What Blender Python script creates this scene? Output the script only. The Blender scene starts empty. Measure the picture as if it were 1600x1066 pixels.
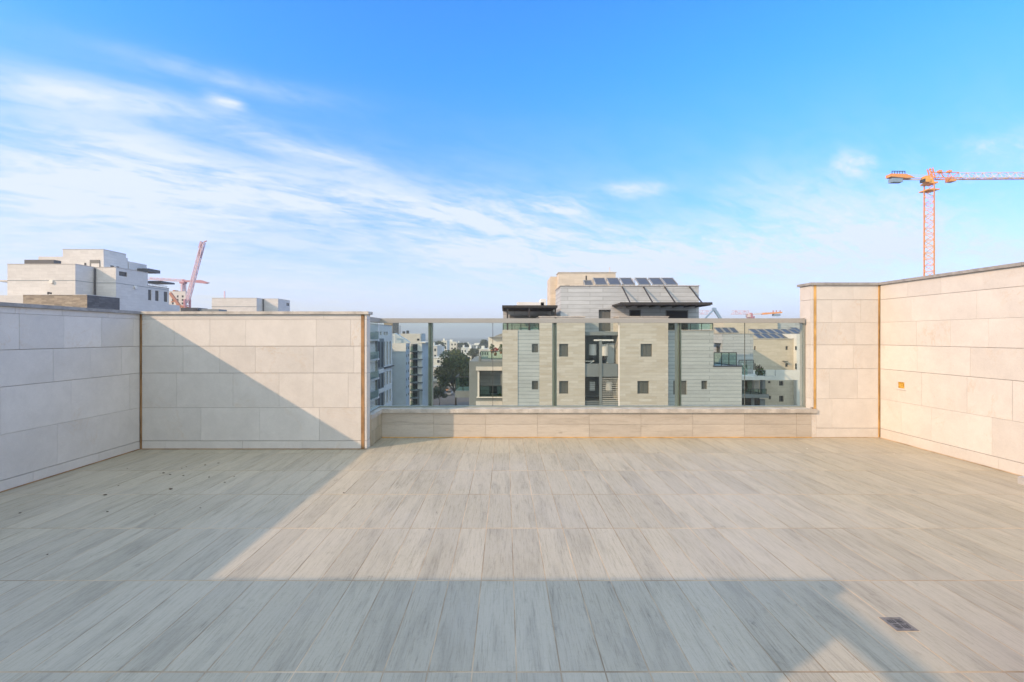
import bpy, math, random
from mathutils import Vector
random.seed(7)
R = math.radians
scene = bpy.context.scene
COL = scene.collection

# ------------------------------------------------------------------ camera
F, CX, CY, H = 725.0, 790.0, 525.0, 1.55          # focal length (px of a 1600 px wide frame), horizon, eye height
cd = bpy.data.cameras.new('camera'); cam = bpy.data.objects.new('camera', cd); COL.objects.link(cam)
cam.location = (0, 0, H); cam.rotation_euler = (R(90), 0, 0)
cd.sensor_width = 36; cd.lens = 36 * F / 1600
cd.shift_x = 10 / 1600; cd.shift_y = -8 / 1600
cd.clip_start = 0.05; cd.clip_end = 6000
scene.camera = cam
def X(px, Y): return (px - CX) / F * Y
def Z(py, Y): return H - (py - CY) / F * Y

# ------------------------------------------------------------------ sun, sky, exposure
SUN = Vector((1.04, .67, -.634)).normalized()     # direction the light travels
EL = math.asin(-SUN.z)
AZ = math.atan2(-SUN.x, -SUN.y) % (2 * math.pi)
sl = bpy.data.lights.new('sun', 'SUN'); sl.energy = 2.35; sl.angle = R(.5); sl.color = (.94, .64, .41)
so = bpy.data.objects.new('sun', sl); COL.objects.link(so)
so.rotation_euler = SUN.to_track_quat('-Z', 'Y').to_euler(); so.location = (-20, -10, 20)
vs = scene.view_settings
vs.view_transform = 'Standard'; vs.look = 'None'; vs.gamma = 1; vs.exposure = 0.96

class NT:
    """tiny helper for node trees"""
    def __init__(s, nt): s.nt = nt; s.n = nt.nodes; s.l = nt.links
    def node(s, t, **k):
        nd = s.n.new(t)
        for a, b in k.items(): setattr(nd, a, b)
        return nd
    def put(s, sock, v):
        if isinstance(v, bpy.types.NodeSocket): s.l.new(v, sock)
        elif v is not None: sock.default_value = v
    def m(s, op, a, b=None, c=None, clamp=False):
        nd = s.node('ShaderNodeMath', operation=op); nd.use_clamp = clamp
        s.put(nd.inputs[0], a)
        if b is not None: s.put(nd.inputs[1], b)
        if c is not None: s.put(nd.inputs[2], c)
        return nd.outputs[0]
    def mix(s, f, a, b, bt='MIX'):
        nd = s.node('ShaderNodeMix', data_type='RGBA', blend_type=bt)
        s.put(nd.inputs[0], f)
        for i, v in ((6, a), (7, b)):
            if isinstance(v, tuple) and len(v) == 3: v = (*v, 1)
            s.put(nd.inputs[i], v)
        return nd.outputs[2]
    def xyz(s, v):
        nd = s.node('ShaderNodeSeparateXYZ'); s.put(nd.inputs[0], v); return nd.outputs
    def comb(s, x, y, z):
        nd = s.node('ShaderNodeCombineXYZ')
        for i, v in enumerate((x, y, z)): s.put(nd.inputs[i], v)
        return nd.outputs[0]
    def noise(s, vec, scale=1, detail=4, rough=.5, dist=0):
        nd = s.node('ShaderNodeTexNoise')
        s.put(nd.inputs['Vector'], vec); nd.inputs['Scale'].default_value = scale
        nd.inputs['Detail'].default_value = detail; nd.inputs['Roughness'].default_value = rough
        nd.inputs['Distortion'].default_value = dist
        return nd.outputs[0]
    def ramp(s, v, lo, hi, a=0., b=1.):
        nd = s.node('ShaderNodeMapRange', interpolation_type='SMOOTHSTEP')
        s.put(nd.inputs[0], v)
        for i, q in enumerate((lo, hi, a, b)): nd.inputs[i + 1].default_value = q
        return nd.outputs[0]

world = bpy.data.worlds.new('World'); scene.world = world; world.use_nodes = True
w = NT(world.node_tree); w.n.clear()
sky = w.node('ShaderNodeTexSky', sky_type='NISHITA'); sky.sun_disc = False
sky.sun_elevation = EL; sky.sun_rotation = AZ
sky.altitude = 50; sky.air_density = 1.0; sky.dust_density = 0.6; sky.ozone_density = 2.0
tc = w.node('ShaderNodeTexCoord')
dx, dy, dz = w.xyz(tc.outputs['Generated'])
az = w.m('ARCTAN2', dx, dy); el = w.m('ARCSINE', dz)
hs = w.node('ShaderNodeHueSaturation'); hs.inputs['Saturation'].default_value = 1.25; w.put(hs.inputs['Color'], sky.outputs[0])
blue = w.mix(1.0, hs.outputs[0], w.mix(w.ramp(el, R(32), R(4), 0, 1), (.44, 1.04, 1.45), (.60, .66, 1.3)), 'MULTIPLY')
# planar cloud-deck coordinates (high thin cloud seen in perspective)
zz = w.m('ADD', w.m('MAXIMUM', dz, 0.0), .16)
px_, py_ = w.m('DIVIDE', dx, zz), w.m('DIVIDE', dy, zz)
ca, sa = math.cos(R(-32)), math.sin(R(-32))
u_ = w.m('ADD', w.m('MULTIPLY', px_, ca), w.m('MULTIPLY', py_, -sa))
v_ = w.m('ADD', w.m('MULTIPLY', px_, sa), w.m('MULTIPLY', py_, ca))
n1 = w.noise(w.comb(w.m('MULTIPLY', u_, .55), w.m('MULTIPLY', v_, 1.6), 3.1), 1.5, 8, .6, .6)
n2 = w.noise(w.comb(w.m('MULTIPLY', u_, 1.6), w.m('MULTIPLY', v_, 3.2), 8.7), 2.2, 7, .62, .9)
n3 = w.noise(w.comb(w.m('MULTIPLY', u_, 3.5), w.m('MULTIPLY', v_, 9.0), 4.2), 2.6, 6, .65, .6)
nz = w.m('ADD', w.m('MULTIPLY', n1, .5), w.m('ADD', w.m('MULTIPLY', n2, .34), w.m('MULTIPLY', n3, .16)))
def ang(px, py):
    a = math.atan((px - CX) / F); return a, math.atan((CY - py) / F * math.cos(a))
clouds = [  # two ends of each wisp (as directions), half width in degrees, strength
    ((-60, 115), (330, 172), 1.2, .42), ((170, 75), (540, 160), .9, .30), ((330, 185), (590, 262), 1.3, .42),
    ((322, 150), (380, 166), .45, .75), ((820, 322), (925, 328), 1.3, .6), ((945, 296), (1050, 293), .8, .6),
    ((1305, 250), (1365, 264), .95, .95), ((1490, 238), (1640, 244), 1.6, .7), ((1120, 330), (1620, 320), 4.2, .42),
    ((0, 290), (420, 300), 3.4, .5), ((380, 290), (900, 345), 3.0, .55), ((700, 350), (1200, 395), 2.6, .5),
    ((0, 215), (300, 250), 4.2, .30), ((1000, 400), (1700, 380), 2.6, .5), ((620, 395), (1100, 430), 2.0, .5)]
tot = None
for p, q, wd, st in clouds:
    a0, e0 = ang(*p); a1, e1 = ang(*q)
    L = math.hypot(a1 - a0, e1 - e0) / 2; c, s_ = (a1 - a0) / 2 / L, (e1 - e0) / 2 / L
    mx, my = (a0 + a1) / 2, (e0 + e1) / 2
    da, de = w.m('SUBTRACT', az, mx), w.m('SUBTRACT', el, my)
    al = w.m('DIVIDE', w.m('ADD', w.m('MULTIPLY', da, c), w.m('MULTIPLY', de, s_)), L * 1.0)
    ac = w.m('DIVIDE', w.m('SUBTRACT', w.m('MULTIPLY', de, c), w.m('MULTIPLY', da, s_)), R(wd))
    g = w.m('EXPONENT', w.m('MULTIPLY', w.m('ADD', w.m('POWER', w.m('ABSOLUTE', al), 3.0), w.m('MULTIPLY', ac, ac)), -1.0))
    g = w.m('MULTIPLY', g, st)
    tot = g if tot is None else w.m('ADD', tot, g)
# general thin veil that thickens to the horizon, more on the left
low = w.ramp(el, R(30), R(0), 0, 1)
side = w.ramp(az, R(40), R(-45), .35, 1.0)
veil = w.m('MULTIPLY', w.m('MULTIPLY', low, side), .72)
cl = w.m('ADD', w.m('MULTIPLY', tot, w.ramp(nz, .38, .64, .25, 1.5)), w.m('MULTIPLY', veil, w.ramp(nz, .36, .64, .4, 1.45)))
cl = w.m('MINIMUM', cl, .93)
full = w.mix(cl, blue, (2.95, 3.25, 3.6))
hz = w.ramp(el, R(13), R(0), 0, .8)
full = w.mix(hz, full, (2.95, 3.25, 3.45))
# white veil added to the sun's side and overhead, out of view, lifting the shade
sd = w.m('ADD', w.m('MULTIPLY', dx, -SUN.x), w.m('ADD', w.m('MULTIPLY', dy, -SUN.y), w.m('MULTIPLY', dz, -SUN.z)))
glow = w.m('MAXIMUM', w.ramp(sd, .46, .8, 0, 1), w.m('MULTIPLY', w.ramp(dy, .15, -.35, 0, 1), 1.0))
glow = w.m('MAXIMUM', glow, w.ramp(dz, .68, .95, 0, .8))
glow = w.m('MULTIPLY', glow, w.ramp(nz, .3, .65, .8, 1.1))
full = w.mix(w.m('MINIMUM', glow, 1.0), full, (4.1, 4.65, 4.95))
bg = w.node('ShaderNodeBackground'); w.put(bg.inputs[0], full); bg.inputs[1].default_value = .15
wo = w.node('ShaderNodeOutputWorld'); w.l.new(bg.outputs[0], wo.inputs[0])

# ------------------------------------------------------------------ materials
def newmat(name):
    m = bpy.data.materials.new(name); m.use_nodes = True
    t = NT(m.node_tree); return m, t, t.n['Principled BSDF']
def plain(name, c, rough=.6, metal=0, var=.0, vscale=3, spec=.5, bump=0):
    m, t, b = newmat(name)
    b.inputs['Roughness'].default_value = rough; b.inputs['Metallic'].default_value = metal
    b.inputs['Specular IOR Level'].default_value = spec
    tc = t.node('ShaderNodeTexCoord')
    nz = t.noise(tc.outputs['Object'], vscale, 5, .6)
    f = t.ramp(nz, .3, .7, 1 - var, 1 + var)
    col = t.mix(1.0, (*c, 1), t.comb(f, f, f), 'MULTIPLY'); t.put(b.inputs['Base Color'], col)
    if bump:
        bp = t.node('ShaderNodeBump'); bp.inputs['Strength'].default_value = bump; bp.inputs['Distance'].default_value = .01
        t.put(bp.inputs['Height'], t.noise(tc.outputs['Object'], vscale * 12, 4, .6)); t.put(b.inputs['Normal'], bp.outputs[0])
    return m
def limestone(name, c, vein):
    m, t, b = newmat(name)
    tc = t.node('ShaderNodeTexCoord'); g = t.node('ShaderNodeNewGeometry')
    rnd = g.outputs['Random Per Island']
    off = t.m('MULTIPLY', rnd, 37.0)
    x, y, z = t.xyz(tc.outputs['Object'])
    v = t.comb(t.m('ADD', x, off), t.m('ADD', y, off), t.m('ADD', z, off))
    tone = t.m('ADD', .955, t.m('MULTIPLY', rnd, .09))
    blot = t.m('MULTIPLY', t.ramp(t.noise(v, 1.6, 6, .6), .3, .7, .95, 1.04), t.ramp(t.noise(v, 7, 5, .7, .5), .3, .7, .965, 1.03))
    fine = t.ramp(t.noise(v, 60, 3, .7), .3, .7, .975, 1.025)
    f = t.m('MULTIPLY', t.m('MULTIPLY', tone, blot), fine)
    base = t.mix(1.0, (*c, 1), t.comb(f, f, f), 'MULTIPLY')
    vn = t.noise(v, 1.3, 5, .65, 1.8)
    ridge = t.m('ABSOLUTE', t.m('SUBTRACT', vn, .5))
    vm = t.m('MULTIPLY', t.ramp(ridge, .022, 0, 0, 1), t.ramp(t.noise(v, 1.1, 3, .5), .52, .70, 0, .34))
    st = t.m('MULTIPLY', t.ramp(t.noise(v, 2.2, 6, .7, .8), .58, .80, 0, .28), t.ramp(rnd, .55, .8, 0, 1))
    base = t.mix(t.m('MAXIMUM', vm, st), base, vein)
    # small pits
    pit = t.ramp(t.noise(v, 26, 2, .5), .74, .80, 0, .35)
    base = t.mix(pit, base, (c[0] * .72, c[1] * .66, c[2] * .58))
    t.put(b.inputs['Base Color'], base); b.inputs['Roughness'].default_value = .62
    b.inputs['Specular IOR Level'].default_value = .35
    bp = t.node('ShaderNodeBump'); bp.inputs['Strength'].default_value = .25; bp.inputs['Distance'].default_value = .004
    t.put(bp.inputs['Height'], t.noise(v, 35, 5, .7)); t.put(b.inputs['Normal'], bp.outputs[0])
    return m
def blotn(t, C, A, o): return t.noise(t.comb(t.m('MULTIPLY', C, 22.0), t.m('MULTIPLY', A, 14.0), o), 1, 4, .7, 1.0)
def woodtile(name, axis, light, dark):
    m, t, b = newmat(name)
    tc = t.node('ShaderNodeTexCoord'); g = t.node('ShaderNodeNewGeometry')
    rnd = g.outputs['Random Per Island']
    x, y, z = t.xyz(tc.outputs['Object'])
    if axis == 'y': a, c_ = y, x
    else: a, c_ = x, z
    o1 = t.m('MULTIPLY', rnd, 91.0); o2 = t.m('MULTIPLY', rnd, 53.0)
    A = t.m('ADD', a, o1); C = t.m('ADD', c_, o2)
    broad = t.noise(t.comb(t.m('MULTIPLY', C, 9.0), t.m('MULTIPLY', A, 1.3), o1), 1, 6, .6, .6)
    grain = t.noise(t.comb(t.m('MULTIPLY', C, 95.0), t.m('MULTIPLY', A, 5.0), o2), 1, 6, .72, .7)
    hair = t.noise(t.comb(t.m('MULTIPLY', C, 260.0), t.m('MULTIPLY', A, 9.0), o1), 1, 3, .7)
    knot = t.node('ShaderNodeTexVoronoi'); t.put(knot.inputs['Vector'], t.comb(t.m('MULTIPLY', C, 5.5), t.m('MULTIPLY', A, 1.9), o1)); knot.inputs['Scale'].default_value = 1.0
    kn = t.m('MULTIPLY', t.ramp(knot.outputs['Distance'], .16, .02, 0, .6), t.ramp(blotn(t, C, A, o2), .5, .6, 0, 1))
    cross = t.noise(t.comb(t.m('MULTIPLY', C, 30.0), t.m('MULTIPLY', A, 60.0), 2.0), 1, 3, .6)
    blot = t.noise(t.comb(t.m('MULTIPLY', C, 14.0), t.m('MULTIPLY', A, 6.0), o1), 1, 5, .65, 1.4)
    f = t.m('ADD', t.m('MULTIPLY', t.ramp(broad, .44, .72, 0, 1), .34), t.m('MULTIPLY', t.ramp(grain, .48, .68, 0, 1), .38))
    f = t.m('ADD', f, t.m('ADD', kn, t.m('MULTIPLY', t.ramp(hair, .52, .72, 0, 1), .22)))
    f = t.m('ADD', f, t.m('MULTIPLY', t.ramp(blot, .58, .76, 0, 1), .26))
    f = t.m('ADD', f, t.m('MULTIPLY', t.ramp(cross, .50, .75, 0, 1), .12))
    col = t.mix(t.m('MINIMUM', f, 1.0), light, dark)
    tone = t.m('ADD', .91, t.m('MULTIPLY', rnd, .17))
    col = t.mix(1.0, col, t.comb(tone, tone, tone), 'MULTIPLY')
    # dusty film with large slow variation
    dust = t.ramp(t.noise(tc.outputs['Object'], .7, 4, .55), .35, .7, 0, .25)
    col = t.mix(dust, col, (.50, .46, .41))
    t.put(b.inputs['Base Color'], col)
    t.put(b.inputs['Roughness'], t.ramp(grain, .3, .7, .45, .62)); b.inputs['Specular IOR Level'].default_value = .4
    bp = t.node('ShaderNodeBump'); bp.inputs['Strength'].default_value = .3; bp.inputs['Distance'].default_value = .002
    t.put(bp.inputs['Height'], t.m('SUBTRACT', 1.0, f)); t.put(b.inputs['Normal'], bp.outputs[0])
    return m
def cladding(name, c, var=.14, bw=.9, bh=.3, mort=.75, tint=None, ms=.014):
    """coursed stone cladding of a far facade: brick pattern over (x+y, z)"""
    m, t, b = newmat(name)
    tc = t.node('ShaderNodeTexCoord'); x, y, z = t.xyz(tc.outputs['Object'])
    vec = t.comb(t.m('ADD', x, y), z, 0.0)
    br = t.node('ShaderNodeTexBrick'); t.put(br.inputs['Vector'], vec)
    br.inputs['Scale'].default_value = 1; br.inputs['Brick Width'].default_value = bw; br.inputs['Row Height'].default_value = bh
    br.inputs['Mortar Size'].default_value = ms; br.inputs['Mortar Smooth'].default_value = .1; br.offset = .37
    hi = tuple(min(1, v * (1 + var)) for v in c); lo = tuple(v * (1 - var) for v in (tint or c))
    br.inputs['Color1'].default_value = (*hi, 1); br.inputs['Color2'].default_value = (*lo, 1)
    br.inputs['Mortar'].default_value = (*[v * mort for v in c], 1)
    nz = t.noise(t.comb(t.m('MULTIPLY', t.m('ADD', x, y), .8), t.m('MULTIPLY', z, 3.2), 0.0), 1.1, 6, .65)
    f = t.ramp(nz, .3, .7, 1 - var * .8, 1 + var * .8)
    t.put(b.inputs['Base Color'], t.mix(1.0, br.outputs['Color'], t.comb(f, f, f), 'MULTIPLY'))
    b.inputs['Roughness'].default_value = .8; b.inputs['Specular IOR Level'].default_value = .25
    return m
def tinted_glass(name, tint, gloss=.09):
    m, t, b = newmat(name); t.n.remove(b)
    tr = t.node('ShaderNodeBsdfTransparent'); tr.inputs[0].default_value = (*tint, 1)
    gl = t.node('ShaderNodeBsdfGlossy'); gl.inputs['Roughness'].default_value = .02; gl.inputs[0].default_value = (.9, .95, .93, 1)
    fr = t.node('ShaderNodeFresnel'); fr.inputs[0].default_value = 1.5
    mx = t.node('ShaderNodeMixShader'); t.put(mx.inputs[0], t.m('MULTIPLY', fr.outputs[0], gloss * 3, clamp=True))
    t.l.new(tr.outputs[0], mx.inputs[1]); t.l.new(gl.outputs[0], mx.inputs[2])
    t.l.new(mx.outputs[0], t.n['Material Output'].inputs[0])
    return m

M = {
 'lime': limestone('cream limestone', (.605, .575, .535), (.52, .38, .24)),
 'mortar': plain('mortar', (.36, .31, .25), .9, var=.15, vscale=8),
 'coping': plain('grey flamed coping stone', (.30, .29, .28), .75, var=.22, vscale=9, bump=.5),
 'coping_pale': plain('pale sill stone', (.46, .43, .385), .7, var=.2, vscale=7, bump=.4),
 'plank': woodtile('wood look floor tile', 'y', (.43, .385, .29), (.165, .148, .11)),
 'plank_h': woodtile('wood look wall tile', 'x', (.50, .455, .39), (.27, .235, .19)),
 'grout': plain('tan grout', (.44, .34, .235), .95, var=.45, vscale=1.7),
 'seal_brown': plain('brown sealant', (.30, .17, .075), .6, var=.3, vscale=5),
 'seal_ochre': plain('ochre sealant', (.55, .33, .11), .6, var=.25, vscale=5),
 'foam': plain('orange foam', (.72, .42, .06), .8, var=.3, vscale=60, bump=.8),
 'alu': plain('champagne grey aluminium', (.355, .35, .33), .42, .3, var=.03),
 'alu_green': plain('grey green aluminium', (.27, .30, .27), .4, .25, var=.05),
 'gasket': plain('white gasket', (.72, .70, .64), .5),
 'gasket_dark': plain('dark gasket', (.06, .065, .06), .5),
 'glass': tinted_glass('tinted balustrade glass', (.885, .915, .88)),
 'glass_green': tinted_glass('green balcony glass', (.72, .83, .78)),
 'steel': plain('dusty steel', (.16, .15, .14), .6, 0, var=.3, vscale=40),
 'black': plain('black void', (.012, .012, .012), .8),
 'leaf': plain('dry leaf', (.06, .04, .025), .8, var=.4, vscale=40),
 'white_chip': plain('white chip', (.8, .79, .75), .6),
 'beige': cladding('beige coursed stone', (.57, .54, .495), .07, 1.1, .22, .86, (.56, .51, .44)),
 'beige2': cladding('pale beige stone', (.58, .52, .43), .06, 1.2, .45, .85),
 'grey': cladding('grey coursed stone', (.45, .49, .51), .08, 9.5, .31, .70, ms=.026),
 'greylt': cladding('light grey coursed stone', (.45, .48, .50), .09, 3.1, .36, .68, ms=.024),
 'cream': cladding('cream coursed stone', (.60, .585, .56), .05, 1.6, .6, .86),
 'brownst': cladding('brown rough stone', (.30, .25, .19), .25, 1.4, .35, .7),
 'darkst': cladding('charcoal rough stone', (.07, .078, .09), .3, 1.4, .35, .7),
 'white': plain('white render', (.70, .70, .68), .8, var=.06, vscale=.6),
 'white2': plain('bright white render', (.72, .71, .67), .8, var=.05, vscale=.6),
 'greyren': plain('grey render', (.20, .225, .235), .8, var=.06, vscale=.8),
 'bluegrey': plain('blue grey render and shade', (.46, .52, .56), .8, var=.07, vscale=.6),  # own tone of some parts, painted-in shade on others
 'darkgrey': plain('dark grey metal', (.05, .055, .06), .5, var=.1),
 'bronze': plain('dark bronze', (.035, .03, .027), .55, var=.1),
 'pane': plain('dark window glass', (.03, .036, .04), .2, var=.2, vscale=.8, spec=.35),
 'matt_window': plain('matt dark window', (.045, .055, .06), .6, spec=.15),
 'shutter': None,
 'frame': plain('window frame grey', (.12, .125, .12), .5),
 'teal': plain('teal opaque glass', (.20, .30, .29), .3, spec=.4),
 'redroof': plain('terracotta', (.42, .20, .13), .8, var=.2),
 'crane_or': plain('orange crane paint', (.72, .31, .08), .6, var=.1),
 'crane_yl': plain('yellow orange crane paint', (.78, .38, .06), .6, var=.1),
 'crane_wh': plain('pale crane paint', (.62, .56, .55), .6),
 'crane_rd': plain('dusty red crane paint', (.42, .20, .24), .6),
 'crane_pk': plain('faded pink crane paint', (.62, .46, .52), .6),
 'crane_rust': plain('rusty orange paint', (.40, .17, .10), .7),
 'crane_bl': plain('blue grey ballast', (.22, .32, .42), .7, var=.1),
 'panel': plain('solar panel', (.075, .08, .085), .3, var=.1, spec=.6),
 'bark': plain('bark', (.07, .05, .035), .9, var=.3),
 'asphalt': plain('asphalt', (.10, .09, .085), .9, var=.2, vscale=.2),
 'earth': plain('city ground', (.13, .12, .10), .95, var=.3, vscale=.05),
 'plantgr': plain('potted plant green', (.05, .10, .03), .7, var=.4, vscale=5),
 'flower': plain('red flowers', (.35, .04, .04), .7, var=.3, vscale=5),
}
def shutter_mat():
    m, t, b = newmat('slatted shutter'); tc = t.node('ShaderNodeTexCoord'); x, y, z = t.xyz(tc.outputs['Object'])
    s = t.m('FRACT', t.m('MULTIPLY', z, 9.0)); f = t.ramp(s, .0, .35, .45, 1.0)
    t.put(b.inputs['Base Color'], t.mix(1.0, (.13, .135, .125, 1), t.comb(f, f, f), 'MULTIPLY')); b.inputs['Roughness'].default_value = .6
    return m
M['shutter'] = shutter_mat()
def foliage_mat(name, c1, c2):
    m, t, b = newmat(name); g = t.node('ShaderNodeNewGeometry')
    t.put(b.inputs['Base Color'], t.mix(g.outputs['Random Per Island'], c1, c2)); b.inputs['Roughness'].default_value = .7
    return m
M['foliage'] = foliage_mat('tree foliage', (.04, .065, .022), (.13, .155, .055))
M['foliage2'] = foliage_mat('far foliage', (.05, .065, .03), (.09, .10, .05))
M['dryleaf'] = foliage_mat('loose foliage', (.05, .08, .02), (.10, .14, .04))

# ------------------------------------------------------------------ mesh helpers
class MB:
    def __init__(s): s.v = []; s.f = []
    def quad(s, a, b, c, d):
        i = len(s.v); s.v += [tuple(a), tuple(b), tuple(c), tuple(d)]; s.f.append((i, i + 1, i + 2, i + 3))
    def box(s, x0, x1, y0, y1, z0, z1):
        if x0 > x1: x0, x1 = x1, x0
        if y0 > y1: y0, y1 = y1, y0
        if z0 > z1: z0, z1 = z1, z0
        i = len(s.v)
        s.v += [(x0, y0, z0), (x1, y0, z0), (x1, y1, z0), (x0, y1, z0), (x0, y0, z1), (x1, y0, z1), (x1, y1, z1), (x0, y1, z1)]
        for q in ((0, 3, 2, 1), (4, 5, 6, 7), (0, 1, 5, 4), (1, 2, 6, 5), (2, 3, 7, 6), (3, 0, 4, 7)): s.f.append(tuple(i + k for k in q))
        return s
    def bar(s, a, b, wd, ht=None, n=4, w2=None):
        a, b = Vector(a), Vector(b); d = (b - a)
        if d.length < 1e-6: return s
        d.normalize(); ht = ht or wd
        up = Vector((0, 0, 1)) if abs(d.z) < .95 else Vector((0, 1, 0))
        u = d.cross(up).normalized(); v = u.cross(d).normalized()
        i = len(s.v)
        for p, k in ((a, 1), (b, (w2 / wd) if w2 else 1)):
            for j in range(n):
                t = 2 * math.pi * (j + .5) / n; r = .7071 if n == 4 else .5
                s.v.append(tuple(p + u * math.cos(t) * wd * r * k + v * math.sin(t) * ht * r * k))
        for j in range(n): s.f.append((i + j, i + (j + 1) % n, i + n + (j + 1) % n, i + n + j))
        s.f.append(tuple(i + n - 1 - j for j in range(n))); s.f.append(tuple(i + n + j for j in range(n)))
        return s
    def prism(s, pts, y0, y1):
        """pts: (x,z) outline extruded along y"""
        i = len(s.v); n = len(pts)
        s.v += [(x, y0, z) for x, z in pts] + [(x, y1, z) for x, z in pts]
        s.f.append(tuple(range(i, i + n))); s.f.append(tuple(reversed(range(i + n, i + 2 * n))))
        for k in range(n): s.f.append((i + k, i + n + k, i + n + (k + 1) % n, i + (k + 1) % n))
        return s
    def disc(s, c, r, h, n=20):
        s.bar(c, (c[0], c[1], c[2] + h), 2 * r, n=n); return s
    def facade(s, o, u, nrm, W, Hh, holes=(), depth=.2):
        """wall plane from o along u (W) and up z (Hh), outward normal nrm, rectangular holes (u0,u1,z0,z1) with reveals"""
        o, u, nrm = Vector(o), Vector(u), Vector(nrm); zv = Vector((0, 0, 1))
        us = sorted({0, W, *[h[0] for h in holes], *[h[1] for h in holes]})
        zs = sorted({0, Hh, *[h[2] for h in holes], *[h[3] for h in holes]})
        P = lambda a, b, d=0: tuple(o + u * a + zv * b - nrm * d)
        for a0, a1 in zip(us, us[1:]):
            for b0, b1 in zip(zs, zs[1:]):
                ca, cb = (a0 + a1) / 2, (b0 + b1) / 2
                if any(h[0] < ca < h[1] and h[2] < cb < h[3] for h in holes): continue
                s.quad(P(a0, b0), P(a1, b0), P(a1, b1), P(a0, b1))
        for a0, a1, b0, b1 in holes:
            s.quad(P(a0, b0), P(a0, b0, depth), P(a1, b0, depth), P(a1, b0)); s.quad(P(a0, b1), P(a1, b1), P(a1, b1, depth), P(a0, b1, depth))
            s.quad(P(a0, b0), P(a0, b1), P(a0, b1, depth), P(a0, b0, depth)); s.quad(P(a1, b0), P(a1, b0, depth), P(a1, b1, depth), P(a1, b1))
    def build(s, name, mat, parent=None, smooth=False, recalc=True):
        me = bpy.data.meshes.new(name); me.from_pydata(s.v, [], s.f)
        if recalc:
            import bmesh
            bm = bmesh.new(); bm.from_mesh(me); bmesh.ops.recalc_face_normals(bm, faces=bm.faces); bm.to_mesh(me); bm.free()
        if smooth:
            for p in me.polygons: p.use_smooth = True
        me.materials.append(M[mat] if isinstance(mat, str) else mat)
        o = bpy.data.objects.new(name, me); COL.objects.link(o)
        if parent:
            o.parent = parent; o.matrix_parent_inverse = parent.matrix_world.inverted() if False else o.matrix_parent_inverse
            # parents are never rotated, so the offset is a plain translation
            w0 = wloc(parent); o.location = (-w0[0], -w0[1], -w0[2])
        return o
def wloc(o):
    v = Vector((0, 0, 0))
    while o: v += Vector(o.location); o = o.parent
    return v
def tag(o, label=None, cat=None, group=None, kind=None):
    if label: o['label'] = label
    if cat: o['category'] = cat
    if group: o['group'] = group
    if kind: o['kind'] = kind
    return o
def thing(name, label, cat, loc=(0, 0, 0), group=None):
    o = bpy.data.objects.new(name, None); COL.objects.link(o); o.location = loc; o.empty_display_size = .2
    return tag(o, label, cat, group)
def struct(name, mb, mat): return tag(mb.build(name, mat), kind='structure')
def dup(o, loc, label=None):
    r = o.copy(); COL.objects.link(r); r.location = loc
    if label: r['label'] = label
    for ch in [c for c in COL.objects if c.parent == o]:
        c = ch.copy(); COL.objects.link(c); c.parent = r
    return r

def sealant(x0, x1, y0, y1, z0, z1, n=34):
    mb = MB(); a = b = 0
    for k in range(n):
        a = max(-.004, min(.004, a + random.uniform(-.0025, .0025))); b = max(-.004, min(.004, b + random.uniform(-.0025, .0025)))
        mb.box(x0 + a, x1 + b, y0 - random.uniform(0, .0015), y1, z0 + (z1 - z0) * k / n, z0 + (z1 - z0) * (k + 1) / n)
    return mb
G0 = -18.0                                            # street level below the roof terrace
# ================================================================== TERRACE
LX, RX = -5.0, 5.70                                   # inner faces of the side walls
YL, YR = 6.35, 7.07                                   # front of the left return wall, front of the right return wall / low wall
EX, EXR = -1.90, 4.66                                 # ends of the return walls
SH = -2.2                                             # terrace reaches back behind the photographer
# floor: grout bed, then each tile 4 mm proud
mb = MB(); mb.box(LX - .1, RX + .1, -4, YR + .3, -.30, -.0012); struct('floor_base', mb, 'grout')
mb = MB(); g = .0031; PW, PL = .2045, .80
ix0 = math.floor((LX - .05) / PW) - 1
k = ix0
while .05 + k * PW < RX:
    xa, xb = max(.05 + k * PW + g, LX + .012), min(.05 + (k + 1) * PW - g, RX - .012)
    j = -6
    while 2.14 + j * PL < YR:
        ya, yb = 2.14 + j * PL + g * 1.6, 2.14 + (j + 1) * PL - g * 1.6
        lim = YL if (xb < EX - .01) else (YR if True else 0)
        if xa < EX < xb: pass
        yb = min(yb, lim - .012)
        if xb - xa > .01 and yb - ya > .01:
            dz_ = random.uniform(-.0006, .0006)
            mb.box(xa, xb, ya, yb, -.004, dz_)
        j += 1
    k += 1
struct('floor', mb, 'plank')

def clad(o, u, n, courses, u0, u1, gaps, t=.03):
    """coursed slabs on a wall face: o = point on the finished face at u=0,z=0; courses = (z0,z1,[joints])"""
    mb = MB(); o, u, n = Vector(o), Vector(u), Vector(n)
    for ci, (z0, z1, js) in enumerate(courses):
        g0 = gaps.get(round(z0, 3), .002); g1 = gaps.get(round(z1, 3), .002)
        e = [u0] + sorted(q for q in js if u0 + .04 < q < u1 - .04) + [u1]
        for a, b in zip(e, e[1:]):
            a2, b2 = a + .0011, b - .0011
            d = random.uniform(-.0008, .0008); f0 = n * d; f1 = -n * t
            pts = [o + u * p + Vector((0, 0, q)) for p, q in ((a2, z0 + g0 / 2), (b2, z0 + g0 / 2), (b2, z1 - g1 / 2), (a2, z1 - g1 / 2))]
            i = len(mb.v); mb.v += [tuple(p + f0) for p in pts] + [tuple(p + f1) for p in pts]
            for q in ((0, 1, 2, 3), (7, 6, 5, 4), (0, 4, 5, 1), (1, 5, 6, 2), (2, 6, 7, 3), (3, 7, 4, 0)): mb.f.append(tuple(i + k for k in q))
    return mb
def rj(a, b, step=1.05, jit=.2):
    out = []; q = a + random.uniform(.3, step)
    while q < b: out.append(q); q += step + random.uniform(-jit, jit)
    return out
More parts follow.
